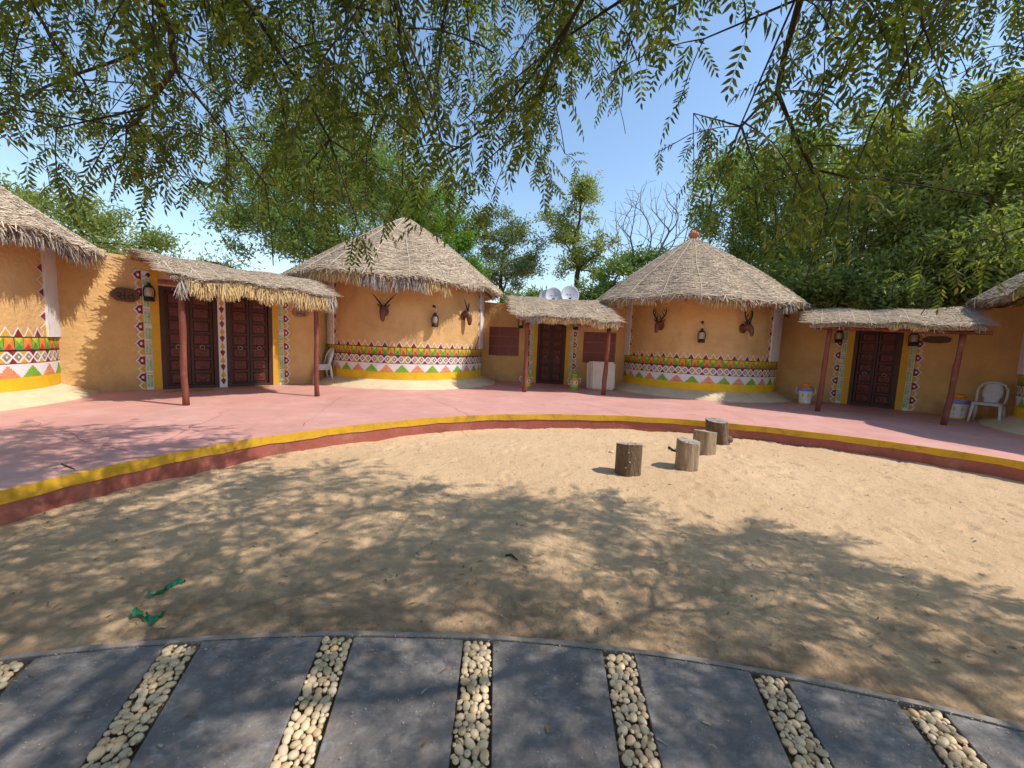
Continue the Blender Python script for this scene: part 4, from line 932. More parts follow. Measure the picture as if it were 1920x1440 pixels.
def plaque(label, Wl, px, py, w_, h_, text, seed, off=.03, dark=False):
    u, z = Wl.uz(px, py); p = Wl.pt(u, z, off); n = Wl.pt(u, z, 1)-Wl.pt(u, z); root = empty('name_plaque', p, wall_rz(n), label, 'plaque', 'wooden name plaques beside the doors')
    r = random.Random(seed); k = 22; b = MB(); fr, bk = [], []
    for i in range(k):
        a = 2*math.pi*i/k; q = 1+r.uniform(-.06, .06); x = w_/2*q*(abs(math.cos(a))**.75)*(1 if math.cos(a) > 0 else -1); y = h_/2*q*(abs(math.sin(a))**.8)*(1 if math.sin(a) > 0 else -1)
        fr.append((x, -.018, y)); bk.append((x, .028, y))
    b.add(fr+bk, [tuple(range(k)), tuple(range(2*k-1, k-1, -1))]+[(i, k+i, k+(i+1) % k, (i+1) % k) for i in range(k)]); bevel(b.build('board', 'plaqued' if dark else 'plaque', root), .004, 1)
    if text:
        V, Fc = glyphs(text); V = V*(w_*.62/(V[:, 0].max()-V[:, 0].min())); V -= (V.max(0)+V.min(0))/2
        me = bpy.data.meshes.new('lettering'); me.from_pydata([(x, -.0215, y) for x, y, _ in V], [], Fc); me.materials.append(M['carve'])
        o = bpy.data.objects.new('lettering', me); C.objects.link(o); o.parent = root
    b = MB(); b.tube([(0, .0, h_*.4), (.01, .01, h_*.9), (0, .02, h_*1.4)], .006, 4); b.build('hanging_cord', 'rope', root)
    return root
plaque('dark oval wooden plaque with Gujarati lettering in the shade left of the doors', W1, 235, 553, .44, .28, [('\u0ab8\u0a82\u0aa4', 0)], 1, dark=True)
plaque('light brown wooden plaque with Gujarati lettering hung on the wall right of the second door', W1, 563, 587, .38, .21, [('\u0ab8', .50), ('\u0aa8\u0ac7', 0), ('\u0ab9', 0)], 2)
plaque('dark oval wooden plaque on the shaded wall right of the rightmost door', W3, 1757, 637, .50, .17, [], 3, dark=True)

# ------------------------------------------------------------------ milk cans
def can(label, p, style, rz=0):
    root = empty('milk_can', p, rz, label, 'milk can', 'painted milk cans beside the doors')
    b = MB()
    if style == 'g':
        prof = [(0, 0), (.125, 0), (.13, .01), (.128, .07), (.13, .12), (.132, .14), (.135, .24), (.14, .26), (.145, .31), (.13, .33), (.08, .355), (.075, .38), (.095, .42)]
        ms = ['cang', 'cang', 'cang', 'cany', 'cany', 'canw', 'cany', 'cano', 'cano', 'cang', 'cang', 'cang']
    else:
        prof = [(0, 0), (.125, 0), (.135, .01), (.135, .035), (.13, .05), (.135, .07), (.15, .17), (.17, .27), (.18, .29), (.175, .34), (.13, .36), (.09, .375), (.085, .40)]
        ms = ['cany', 'cany', 'cany', 'canw', 'canw', 'canw', 'canw', 'canb', 'canb', 'cano', 'cano', 'cano']
    b.lathe(prof, 28, mseg=ms); b.build('painted_body', None, root, True)
    b = MB(); b.lathe([(.10, prof[-1][1]-.01), (.105, prof[-1][1]+.01), (.08, prof[-1][1]+.03), (.03, prof[-1][1]+.04), (0, prof[-1][1]+.045)], 20); b.build('lid', 'cang' if style == 'g' else 'cano', root, True)
    rb = .137 if style == 'g' else .158; b = MB(); n = 7 if style == 'g' else 8
    for i in range(n):
        a = 2*math.pi*i/n-.4
        def onb(da, z, e=.004): return ((rb+e)*math.cos(a+da), (rb+e)*math.sin(a+da), z)
        if style == 'g': b.add([onb(-.16, .19), onb(0, .155), onb(.16, .19), onb(.08, .235), onb(0, .215), onb(-.08, .235)], [(0, 1, 2, 3, 4, 5)], 'canr')
        else:
            b.add([onb(-.17, .185, .0), onb(0, .125, -.006), onb(.17, .185, .0), onb(0, .245, .012)], [(0, 1, 2, 3)], 'cany'); b.add([onb(-.06, .085, -.012), onb(0, .07, -.014), onb(.06, .085, -.012), onb(0, .10, -.010)], [(0, 1, 2, 3)], 'canr')
    b.build('flower_motifs', None, root)
    root.scale = (1, 1, 1.05) if style == 'g' else (1.05, 1.05, 1.3)
    for s_ in (-1, 1):
        b = MB(); zt = prof[-4][1]; b.tube([(s_*.135, 0, zt), (s_*.20, 0, zt-.03), (s_*.205, 0, zt-.10), (s_*.15, 0, zt-.16)], .010, 6); b.build('handle', 'canw', root, True)
    return root
can('green and yellow milk can half hidden behind the porch post left of the middle door', gpt(986, 727), 'g', .2)
can('green and yellow painted milk can right of the middle door', gpt(1076, 729), 'g', .1)
can('white, violet and yellow milk can standing left of the right porch', gpt(1508, 757), 'w', -.6)
can('white, violet and yellow milk can between the right porch post and the lone chair', gpt(1793, 785), 'w', -.8)

# ------------------------------------------------------------------ plastic chairs
def chair_parts(root, m):
    def bm_box(pts): pass
    # seat: slightly dished plate
    b = MB(); n = 6; top, bot = [], []
    for i in range(n+1):
        for j in range(n+1):
            x = -.21+.42*i/n; y = -.21+.42*j/n; cr = .02*math.hypot(x, y)/.3; k = 1-.10*(y+.21)/.42
            top.append((x*k, y, .43+cr)); bot.append((x*k, y, .41+cr))
    I = lambda i, j: i*(n+1)+j; o_ = len(top)
    fs = [(I(i, j), I(i+1, j), I(i+1, j+1), I(i, j+1)) for i in range(n) for j in range(n)]; fs += [(o_+a, o_+d, o_+c_, o_+b_) for a, b_, c_, d in fs]
    rim = [I(i, 0) for i in range(n+1)]+[I(n, j) for j in range(1, n+1)]+[I(i, n) for i in range(n-1, -1, -1)]+[I(0, j) for j in range(n-1, 0, -1)]
    fs += [(rim[(k+1) % len(rim)], rim[k], o_+rim[k], o_+rim[(k+1) % len(rim)]) for k in range(len(rim))]
    b.add(top+bot, fs); b.build('seat', m, root, True)
    # backrest: outer hoop + wide splat leaving side openings
    def back(x, z): return (x, .19+.13*(z-.43)/.45-.05*(x/.22)**2+.0, z)
    b = MB(); hoop = [back(-.20, .43), back(-.215, .60), back(-.21, .74), back(-.16, .83), back(-.08, .87), back(0, .88), back(.08, .87), back(.16, .83), back(.21, .74), back(.215, .60), back(.20, .43)]
    b.tube(hoop, [.024, .022, .022, .026, .030, .032, .030, .026, .022, .022, .024], 8)
    b.build('backrest_frame', m, root, True)
    b = MB(); k = 8; f_, g_ = [], []
    for i in range(k+1):
        z = .42+.44*i/k; hw = .10+.05*math.sin(math.pi*i/k)*(1 if i > 2 else .4)
        for x in (-hw, -hw/2, 0, hw/2, hw): q = back(x, z); f_.append(q); g_.append((q[0], q[1]+.012, q[2]))
    I = lambda i, j: i*5+j; o_ = len(f_); fs = [(I(i, j), I(i, j+1), I(i+1, j+1), I(i+1, j)) for i in range(k) for j in range(4)]; fs += [(o_+a, o_+d, o_+c_, o_+b_) for a, b_, c_, d in fs]
    fs += [(I(i, 0), I(i+1, 0), o_+I(i+1, 0), o_+I(i, 0)) for i in range(k)]+[(I(i+1, 4), I(i, 4), o_+I(i, 4), o_+I(i+1, 4)) for i in range(k)]
    b.add(f_+g_, fs); b.build('back_splat', m, root, True)
    for sx in (-1, 1):
        for y0, y1 in ((-.19, -.25), (.19, .25)):
            b = MB(); b.tube([(sx*.19, y0, .43), (sx*.205, (y0+y1)/2, .22), (sx*.225, y1, .0)], [.030, .026, .020], 8); b.build('leg', m, root, True)
        b = MB(); b.tube([(sx*.20, -.20, .40), (sx*.20, .2, .40)], .020, 6); b.build('side_rail', m, root, True)
    b = MB(); b.tube([(-.2, -.205, .41), (.2, -.205, .41)], .02, 6); b.build('front_rail', m, root, True)
ch = empty('plastic_chair'); chair_parts(ch, 'plastic')
bp = gpt(602, 718)
labs = ['white plastic chair at the bottom of the stack behind the second porch post', 'white plastic chair in the middle of the stack behind the second porch post', 'white plastic chair on top of the stack behind the second porch post']
for i in range(3):
    o = ch if i == 0 else copy_tree(ch); o.location = bp+Vector((.01*i, -.02*i, .045*i)); o.rotation_euler = (0, 0, R_(-48)); tag(o, labs[i], 'chair', 'stacked white plastic chairs')
o = empty('plastic_chair'); chair_parts(o, 'plasticold'); q = gpt(1848, 793); o.location = q; o.rotation_euler = (0, 0, R_(-58)); tag(o, 'dusty white plastic chair standing alone at the shaded wall on the right', 'chair')

# ------------------------------------------------------------------ cream padded panel leaning at the wall
p = gpt(1127, 731); root = empty('folded_mattress', p, R_(-4), 'cream boxy folded mattress standing on edge below the right red window', 'mattress')
b = MB(); b.box((.03, 0, .44), (.74, .12, .86)); bevel(b.build('front_cushion', 'panel', root), .05, 4); 
b = MB(); b.box((-.04, .15, .44), (.80, .12, .88)); bevel(b.build('rear_cushion', 'panel', root), .05, 4)
for q in root.children: q.data.transform(Matrix.Rotation(R_(-7), 4, 'X')); shade_auto(q, 50)

# ------------------------------------------------------------------ satellite dishes on the wall behind the middle porch
def dish(label, px, py, dist, Rd, rz, logo=True):
    p = dpt(px, py, dist); root = empty('satellite_dish', (p.x, p.y, 2.9), rz, label, 'satellite dish', 'satellite dishes above the middle porch')
    h = p.z-2.9; tl = Matrix.Translation((0, 0, h)) @ Matrix.Rotation(R_(74), 4, 'X')
    b = MB(); b.lathe([(0, -.07), (Rd*.3, -.062), (Rd*.6, -.04), (Rd*.85, -.014), (Rd, 0.008), (Rd+.012, .004), (Rd, -.006), (Rd*.6, -.052), (0, -.085)], 32, M4=tl @ Matrix.Scale(.9, 4, (1, 0, 0))); b.build('reflector', 'dish', root, True)
    b = MB(); b.tube([(0, .10, h-.12), (0, .14, -.0), (0, .14, -.1)], .022, 8); b.build('mast', 'iron', root, True)
    b = MB(); b.tube([tl @ Vector((0, -Rd*.9, 0)), tl @ Vector((0, -Rd*.95, .20)), tl @ Vector((0, -Rd*.5, .30))], .012, 6); b.box(tl @ Vector((0, -Rd*.45, .31)), (.06, .06, .10)); b.build('feed_arm', 'dish', root)
    b = MB(); b.box((0, -.06, h-Rd*.5), (.10, .03, .14)); b.build('bracket', 'iron', root)
    if logo:
        cu = bpy.data.curves.new('t', 'FONT'); cu.body = logo; cu.size = .095; cu.align_x = 'CENTER'; cu.extrude = .001; to = bpy.data.objects.new('t', cu); C.objects.link(to)
        bpy.context.view_layer.update(); me = bpy.data.meshes.new_from_object(to); bpy.data.objects.remove(to)
        o = bpy.data.objects.new('printed_logo', me); C.objects.link(o); me.materials.clear(); me.materials.append(M['logo'])
        me.transform(tl @ Matrix.Translation((-.02, .02, -.050))); o.parent = root
    return root
dish('grey satellite dish, left hindmost of the three above the middle porch', 1024, 558, 14.3, .30, R_(-20), None)
dish('grey satellite dish with faint print, middle of the three above the middle porch', 1038, 555, 14.0, .31, R_(-4), 'tata play')
dish('grey satellite dish with faint print, rightmost of the three above the middle porch', 1069, 553, 13.9, .33, R_(2), 'tata play')

# ------------------------------------------------------------------ stumps
def stump(label, px, py, r, h, m, seed, tilt=(0, 0), flat=False):
    g0 = gpt(px, py, 0); c = g0+Vector((0, 0, 0)); dd = Vector((g0.x, g0.y, 0)).normalized(); c = g0+dd*r*.9; c.z = sandz(c.x, c.y)-.02
    root = empty('log_stool', c, 0, label, 'log stool', 'log stools on the sand'); rr_ = random.Random(seed); n = 40; lv = 10; b = MB()
    ph = [rr_.uniform(0, 6.28) for _ in range(6)]
    def rad(a, f_):
        q = r*(1+.07*math.sin(2*a+ph[0]+f_*.4)+.045*math.sin(5*a+ph[1]+f_*.5)+.022*math.sin(11*a+ph[2]+f_*.8)+.014*math.sin(19*a+ph[3]-f_*1.5)+.03*(1-f_)**3)
        if flat and abs((a-flat+math.pi) % (2*math.pi)-math.pi) < .55: q = min(q, r*.86/math.cos((a-flat+math.pi) % (2*math.pi)-math.pi))
        return q
    def P(a, f_, k=1): return Vector((k*rad(a, f_)*math.cos(a)+tilt[0]*f_*h, k*rad(a, f_)*math.sin(a)+tilt[1]*f_*h, f_*h+(.02*math.sin(a+ph[4])*f_)))
    vs = [P(2*math.pi*i/n, j/lv) for j in range(lv+1) for i in range(n)]
    b.add(vs, [(j*n+i, j*n+(i+1) % n, (j+1)*n+(i+1) % n, (j+1)*n+i) for j in range(lv) for i in range(n)]); shade_auto(b.build('bark_side', m, root), 50)
    b = MB(); rings = [1.0, .985, .8, .55, .3, .1]; vs = []
    for k in rings: vs += [P(2*math.pi*i/n, 1, k)+Vector((0, 0, .004*(k < .99)+.003*math.sin(i*2.3+k*9)*(k < .9))) for i in range(n)]
    b.add(vs, [(j*n+i, j*n+(i+1) % n, (j+1)*n+(i+1) % n, (j+1)*n+i) for j in range(len(rings)-1) for i in range(n)]+[tuple((len(rings)-1)*n+i for i in range(n))]); b.build('cut_top', 'logcut', root)
    for s_ in range(3):    # drying cracks
        a = rr_.uniform(0, 6.28); p0 = P(a, 1, .1); p1 = P(a+.1, 1, .95); sd_ = (p1-p0).cross(Vector((0, 0, 1))).normalized()*.006; b = MB(); zz = Vector((0, 0, .0075))
        b.add([p0+zz, p1-sd_+zz, p1+sd_+zz], [(0, 1, 2)]); b.build('crack', 'carve', root)
    return root
st1 = stump('dark flat-sided log stool standing apart, nearest on the left', 1177, 893, .150, .40, 'logbark', 1, flat=R_(-70))
st2 = stump('light debarked log stool in front of the cluster', 1287, 883, .150, .40, 'logwood', 2)
st3 = stump('brown log stool with pale top behind the light one', 1318, 853, .158, .38, 'logwood', 3, (0, .0))
st4 = stump('rough gnarled dark stump leaning by the kerb, farthest of the four', 1346, 834, .165, .42, 'logbark', 9, (-.16, 0))
b = MB()   # burl lump on the far stump
b.lathe([(0, -.07), (.08, -.05), (.10, 0), (.07, .05), (0, .07)], 12, (.14, -.02, .10)); o = b.build('burl', 'logbark', st4, True)
for q in ((-.075, .13), (-.03, .20), (-.05, .32)):
    b = MB(); b.tube([(q[0], -.13, q[1]), (q[0]-.01, -.158, q[1])], [.014, .009], 7); b.build('knot', 'logwood', st1, True)

# ------------------------------------------------------------------ small litter
def scrap(label, px, py, L_, wd, seed, rz):
    p = gpt(px, py, 0.02); r = random.Random(seed); n, m_ = 16, 5; b = MB(); vs = []
    for i in range(n+1):
        x = L_*(i/n-.5); bend = .05*math.sin(i/n*5+seed)
        ww = wd*(.45+.55*abs(math.cos(i/n*math.pi*1.05)))
        for j in range(m_+1):
            f_ = j/m_-.5; vs.append((x+r.gauss(0, .003), bend+f_*ww, .012+.016*math.cos(f_*4+i*.5)+r.gauss(0, .004)+.02*(i in (0, n))))
    b.add(vs, [(i*(m_+1)+j, (i+1)*(m_+1)+j, (i+1)*(m_+1)+j+1, i*(m_+1)+j+1) for i in range(n) for j in range(m_)]); o = b.build('plastic_scrap', 'gplastic', None, True)
    p.z = sandz(p.x, p.y); o.location = p; o.rotation_euler = (0, 0, rz); tag(o, label, 'plastic scrap')
scrap('torn bright green plastic scrap on the sand near the paved path', 278, 1157, .15, .075, 1, R_(22))
scrap('curled dark green plastic strip on the sand, farther from the path', 315, 1102, .16, .045, 4, R_(28))
def stick(label, pts, r, rel=0.):
    P0 = [gpt(x, y, rel) for x, y in pts]
    for q in P0: q.z = (sandz(q.x, q.y) if rel < .1 else rel)+r*.8
    o = MB(); o.tube([q-P0[0] for q in P0], [r*.8]+[r]*(len(P0)-2)+[r*.4], 6, wob=.2); tag(o.build('fallen_twig', 'stick', None, True, P0[0]), label, 'twig')
stick('short dark twig lying alone in the middle of the sand', [(948, 1043), (958, 1047), (971, 1052)], .010)
stick('thin brown twig lying on the red platform at the left', [(116, 871), (128, 876), (141, 881)], .008, ZP)
stick('dark charred stick poking out behind the light log stool', [(1254, 839), (1262, 845), (1275, 850)], .018)
for lab, px, py, r in (('pale round pebble alone on the shaded sand in mid yard', 450, 1075, .022), ('buff stone lying behind the flat-sided log stool', 1147, 847, .040)):
    p = gpt(px, py, 0); b = MB(); V = IV*np.array((1, .8, .6))*r; b.add(V.tolist(), IF.tolist()); o = b.build('loose_stone', 'pebblei', None, True, (p.x, p.y, sandz(p.x, p.y)+r*.3)); tag(o, lab, 'stone')
n = 1900; r = np.random.default_rng(4)
X = r.uniform(-5, 8, n); Y = 1.95+5.6*r.uniform(size=n)**1.4; ok = (np.hypot(X-PC[0], Y-PC[1]) > PR+.04) & (np.hypot(X-KC[0], Y-KC[1]) < KR-.05); X, Y = X[ok], Y[ok]; n = len(X)
Z = np.array([sandz(a, c_) for a, c_ in zip(X, Y)])+.003; a = r.uniform(0, 6.28, n)
D = np.stack([np.cos(a), np.sin(a), r.normal(0, .1, n)], -1); tag(strands(np.c_[X, Y, Z], D, np.tile((0, 0, 1.), (n, 1)), r.uniform(.012, .06, n), r.uniform(.003, .012, n), 'leaf_litter', 'litter', None, .01), kind='stuff')
for px, py, lab in ((468, 726, 'mustard doormat at the second door from the left'), (355, 733, 'mustard doormat at the leftmost door behind the porch post')):
    p = gpt(px, py); b = MB(); k = 20; v = [(.42*math.cos(math.pi*i/k), -.26*math.sin(math.pi*i/k), 0) for i in range(k+1)]
    b.add(v+[(x, y, .018) for x, y, z in v], [tuple(range(k+1)), tuple(range(2*k+1, k, -1))]+[(i, i+1, k+2+i, k+1+i) for i in range(k)]+[(k, 0, k+1, 2*k+1)]); o = b.build('doormat', 'mat', None); 
    bm = bmesh.new(); bm.from_mesh(o.data); bmesh.ops.recalc_face_normals(bm, faces=bm.faces); bm.to_mesh(o.data); bm.free()
    o.location = (p.x, p.y, ZP+.002); o.rotation_euler = (0, 0, R_(45)); tag(o, lab, 'doormat', 'half-round doormats')

# ------------------------------------------------------------------ trees
def grow(root_pts, att, step=.3, jit=.05, rtip=.0028, expo=.5, rmin=.0028, up=0.):
    """greedy skeleton: returns nodes, parent index, radius"""
    nodes = [np.array(p, float) for p in root_pts]; par = [-1]+list(range(len(nodes)-1))
    base = nodes[-1]; order = np.argsort(np.linalg.norm(att-base, axis=1)); tips = []
    arr = np.zeros((len(att)*14+len(nodes)+10, 3)); arr[:len(nodes)] = nodes; cnt = len(nodes); depth = np.zeros(len(arr)); 
    for i in range(1, cnt): depth[i] = depth[i-1]+np.linalg.norm(arr[i]-arr[i-1])
    lo = max(0, len(root_pts)-3)
    par = par+[0]*(len(arr)-len(par))
    for k in order:
        a = att[k]; d = np.linalg.norm(arr[lo:cnt]-a, axis=1)+.12*depth[lo:cnt]
        j = int(np.argmin(d))+lo; p = arr[j]; L_ = np.linalg.norm(a-p); n = max(1, min(12, int(L_/step))); last = j
        if cnt+n+2 >= len(arr): break
        perp = rng.normal(size=3)*L_*.06
        for s_ in range(1, n+1):
            f_ = s_/n; q = p+(a-p)*f_+perp*math.sin(math.pi*f_)+rng.normal(size=3)*jit*step*(1-f_)+np.array((0, 0, up*math.sin(math.pi*f_)*L_))
            arr[cnt] = q; par[cnt] = last; depth[cnt] = depth[last]+L_/n; last = cnt; cnt += 1
        tips.append(last)
    arr = arr[:cnt]; par = np.array(par[:cnt]); w_ = np.zeros(cnt); w_[tips] += 1
    for i in range(cnt-1, 0, -1): w_[par[i]] += w_[i]
    nc = np.bincount(par[1:], minlength=cnt); fixed = set(range(len(root_pts)-1))
    for it in range(5):
        cs = np.zeros((cnt, 3)); np.add.at(cs, par[1:], arr[1:]*w_[1:, None]); ws = np.bincount(par[1:], weights=w_[1:], minlength=cnt)
        mid = np.arange(cnt)[(nc > 0) & (np.arange(cnt) >= len(root_pts))]
        new = arr.copy(); new[mid] = .4*arr[mid]+.3*arr[par[mid]]+.3*cs[mid]/ws[mid, None]; arr = new
    return arr, par, np.maximum(rmin, rtip*np.maximum(w_, 1)**expo), tips
def skin(arr, par, rad, name, m, parent, n=5):
    i = np.arange(1, len(arr)); A = arr[par[i]]; B = arr[i]; ra = np.minimum(rad[par[i]], rad[i]*1.5); rb = rad[i]; d = B-A; L_ = np.linalg.norm(d, axis=1, keepdims=True)+1e-9; d = d/L_
    ref = np.where(np.abs(d[:, 2:3]) > .9, np.array([[1., 0, 0]]), np.array([[0, 0, 1.]])); u = np.cross(d, ref); u /= np.linalg.norm(u, axis=1, keepdims=True); v = np.cross(d, u)
    an = np.arange(n)*2*math.pi/n; ring = u[:, None]*np.cos(an)[None, :, None]+v[:, None]*np.sin(an)[None, :, None]
    V = np.stack([A[:, None]+ring*ra[:, None, None], (B+d*rb[:, None]*.4)[:, None]+ring*rb[:, None, None]], 1).reshape(-1, 3)
    o = (np.arange(len(i))*2*n)[:, None, None]; k = np.arange(n); q = np.stack([k, (k+1) % n, n+(k+1) % n, n+k], -1)[None]
    fc = (o+q).reshape(-1, 4); return npmesh(name, V, fc, np.full(len(fc), 4), m, parent, True)
def rotmats(D, roll):
    D = D/np.linalg.norm(D, axis=1, keepdims=True); ref = np.where(np.abs(D[:, 2:3]) > .95, np.array([[1., 0, 0]]), np.array([[0, 0, 1.]]))
    Y = np.cross(ref, D); Y /= np.linalg.norm(Y, axis=1, keepdims=True); Z = np.cross(D, Y)
    c_, s_ = np.cos(roll)[:, None], np.sin(roll)[:, None]; Y2 = Y*c_+Z*s_; Z2 = -Y*s_+Z*c_
    return np.stack([D, Y2, Z2], -1)
def leaflet(l, wd, curve, fold):
    return np.array([(0, 0, 0), (.30*l, wd*.5+curve*.25, -fold), (.28*l, -wd*.5+curve*.25, -fold), (.66*l, wd*.40+curve*.8, -fold*1.2), (.64*l, -wd*.34+curve*.8, -fold*1.2), (l, curve*1.9, -fold*2.2), (.3*l, curve*.25, fold*.3), (.65*l, curve*.8, 0)])
LF = [(0, 2, 6), (0, 6, 1), (2, 4, 7, 6), (6, 7, 3, 1), (4, 5, 7), (7, 5, 3)]
def compound(pairs, Lr, ll, lw, seed):
    r = np.random.default_rng(seed); V, Fc = [], []
    for i in range(pairs*2+1):
        k = i//2; s_ = 1 if i % 2 else -1; f_ = (k+1)/(pairs+.4); x = Lr*f_; droop = -.28*Lr*f_*f_
        l = ll*r.uniform(.85, 1.1)*(1-.25*abs(f_-.5)); q = leaflet(l, lw, lw*.35*s_, lw*.18)
        a = (R_(58)-f_*R_(22))*s_ if i < pairs*2 else 0; tl = -R_(r.uniform(15, 55)); ca, sa_ = math.cos(a), math.sin(a); ct, st_ = math.cos(tl), math.sin(tl)
        q = np.stack([q[:, 0]*ct-q[:, 2]*st_, q[:, 1], q[:, 0]*st_+q[:, 2]*ct], -1); q = np.stack([q[:, 0]*ca-q[:, 1]*sa_, q[:, 0]*sa_+q[:, 1]*ca, q[:, 2]], -1)+np.array((x, s_*.002, droop))
        Fc += [tuple(len(V)*8+j for j in f) for f in LF]; V.append(q)
    V = np.concatenate(V); o = len(V); n = 4; xs = np.linspace(0, Lr, n+1); rv = []
    for x in xs: z = -.28*Lr*(x/Lr)**2; rv += [(x, .0012, z), (x, -.0012, z)]
    Fc += [(o+2*i, o+2*i+1, o+2*i+3, o+2*i+2) for i in range(n)]
    return np.concatenate([V, np.array(rv)]), Fc
def scatter(tmpl, P, Mx, sc, name, m, parent):
    V, Fc = tmpl; n = len(P); W_ = np.einsum('nij,kj->nki', Mx, V)*sc[:, None, None]+P[:, None]
    sizes = np.array([len(f) for f in Fc]); flat = np.concatenate([np.array(f) for f in Fc]); o = (np.arange(n)*len(V))[:, None]
    return W_.reshape(-1, 3), (o+flat[None]).ravel(), np.tile(sizes, n)
def leafmesh(parts, name, m, parent):
    Vs, Fs, Zs = [], [], []; o = 0
    for V, f_, z in parts: Vs.append(V); Fs.append(f_+o); Zs.append(z); o += len(V)
    return npmesh(name, np.concatenate(Vs), np.concatenate(Fs), np.concatenate(Zs), m, parent)

# ---- overhead neem: trunk behind the camera, crown drooping in over the yard
ENV = np.array([(-400, 250), (0, 255), (40, 290), (80, 330), (150, 335), (215, 300), (250, 378), (340, 372), (375, 280), (420, 330), (500, 400), (560, 390), (640, 440), (700, 455), (760, 440), (850, 395), (900, 415), (1000, 400), (1080, 370), (1110, 300), (1150, 220), (1175, 110), (1215, 120), (1235, 300), (1300, 380), (1340, 400), (1400, 430), (1500, 460), (1600, 470), (1700, 520), (1800, 540), (1920, 500), (2300, 500)], float)
SB = np.array([(-12, 4.4), (-6.5, 5.0), (-5.5, 5.5), (-4.2, 5.5), (-3.3, 4.9), (-2.1, 4.9), (-1.2, 4.5), (-.6, 4.0), (.3, 4.15), (.9, 4.15), (1.8, 3.7), (2.75, 3.5), (3.2, 2.7), (3.4, 1.4), (3.6, 0), (3.7, -9)], float)
ktan = 1/math.tan(SUN_EL)
def neem():
    r = np.random.default_rng(77); root = empty('overhanging_neem_tree', (1.6, -3.4, 0), 0, 'neem tree behind the viewer whose drooping leafy branches hang across the top', 'tree')
    n = 60000; P = np.c_[r.uniform(-5.5, 7.0, n), r.uniform(-3.2, 5.0, n), r.uniform(2.3, 6.2, n)]
    px, py = proj_np(P); front = (P[:, 1] > .3); env = np.interp(px, ENV[:, 0], ENV[:, 1])
    inview = front & (px > -150) & (px < 2070) & (py > -60)
    okv = ~front | (py < env-45+r.normal(0, 14, n))
    Sx = P[:, 0]+SH.x*ktan*P[:, 2]; Sy = P[:, 1]+SH.y*ktan*P[:, 2]; lim = np.interp(Sx, SB[:, 0], SB[:, 1])
    oks = (Sy < lim-.12) & (Sx < 3.55) & (Sx > -9.2)
    # hull of the crown: underside rises towards the trunk
    dist = np.hypot(P[:, 0]-.8, P[:, 1]+2.2); oku = P[:, 2] > 2.3+1.3*np.exp(-(P[:, 1]-.3)**2/2.5)*(P[:, 1] < 2.4)
    oku &= P[:, 2] < 6.4-.10*dist
    q = (vnoise(P[:, 0]*.9+P[:, 2]*.7+30, P[:, 1]*.9-P[:, 2]*.5+30, 31)+vnoise(P[:, 0]*2.1+9, P[:, 1]*2.1+P[:, 2]*1.9+9, 32))/2
    okn = q > np.where(px > 1280, .36, .43)
    near = np.sqrt(P[:, 0]**2+P[:, 1]**2+(P[:, 2]-EYE)**2) > 2.3
    ok = okv & oks & oku & okn & near
    # explicit sky gaps seen in the photograph (as openings in the crown seen along these directions)
    for gx, gy, rx, ry in ((1245, 120, 45, 90), (1640, 130, 70, 60), (1800, 330, 50, 50), (1590, 190, 55, 40), (1180, 180, 40, 70), (230, 60, 60, 40)): ok &= ~(inview & (((px-gx)/rx)**2+((py-gy)/ry)**2 < 1))
    vis = P[ok & inview]; hid = P[ok & ~inview]
    def thin(Q, d, mx):
        keep = []; cell = {}
        for p in Q:
            k = tuple((p//d).astype(int))
            if k in cell: continue
            cell[k] = 1; keep.append(p)
            if len(keep) >= mx: break
        return np.array(keep)
    vis = thin(vis[r.uniform(size=len(vis)) < .5], .36, 230); hid = thin(hid, .21, 2150); att = np.concatenate([vis, hid])
    print('neem tips', len(vis), len(hid))
    trunk = [(1.6, -3.4, -.1), (1.55, -3.3, .6), (1.5, -3.15, 1.4), (1.35, -2.95, 2.3), (1.15, -2.6, 3.2), (.95, -2.0, 3.9), (.8, -1.3, 4.4)]
    arr, par, rad, tips = grow(trunk, att, .28, .10, .0034, .52, .0040, .05)
    rad[:5] = np.maximum(rad[:5], (.26, .22, .20, .18, .15))
    loc = np.array(root.location)
    hang = []; leafP, leafD = [], []
    A2 = [arr]; par2 = [par]; rad2 = [rad]; cnt = len(arr)
    for t_ in tips:    # drooping leafy twig ends
        p = arr[t_]; pr_ = arr[par[t_]]; d0 = (p-pr_); d0 /= np.linalg.norm(d0)+1e-9
        for w_ in range(2):
            d = d0*.5+r.normal(size=3)*.55; d[2] = min(d[2], .3)-.12; d /= np.linalg.norm(d); L_ = r.uniform(.25, .62); pts = [p]; m_ = 5
            for s_ in range(m_):
                d = d+np.array((0, 0, -.13))+r.normal(size=3)*.06; d /= np.linalg.norm(d); pts.append(pts[-1]+d*L_/m_)
            pts = np.array(pts); A2.append(pts[1:]); par2.append(np.array([t_]+[cnt+i for i in range(m_-1)])); rad2.append(np.full(m_, .0030)); cnt += m_
            nl = 5
            for q_ in range(nl):
                f_ = .12+.88*q_/(nl-1); i = min(int(f_*m_), m_-1); b_ = pts[i]+(pts[i+1]-pts[i])*(f_*m_-i); a = q_*2.4+r.uniform(0, .6)
                sd_ = np.cross(d, (0, 0, 1.)); sd_ = sd_/(np.linalg.norm(sd_)+1e-6); s2_ = np.cross(sd_, d)
                leafP.append(b_); leafD.append(d*.55+sd_*math.cos(a)*.8+s2_*math.sin(a)*.8+np.array((0, 0, -.15))+r.normal(size=3)*.15)
    arr = np.concatenate(A2); par = np.concatenate(par2); rad = np.concatenate(rad2)
    skin(arr-loc, par, rad, 'trunk', 'bark', root, 6)
    LP = np.array(leafP); LD = np.array(leafD); n = len(LP)
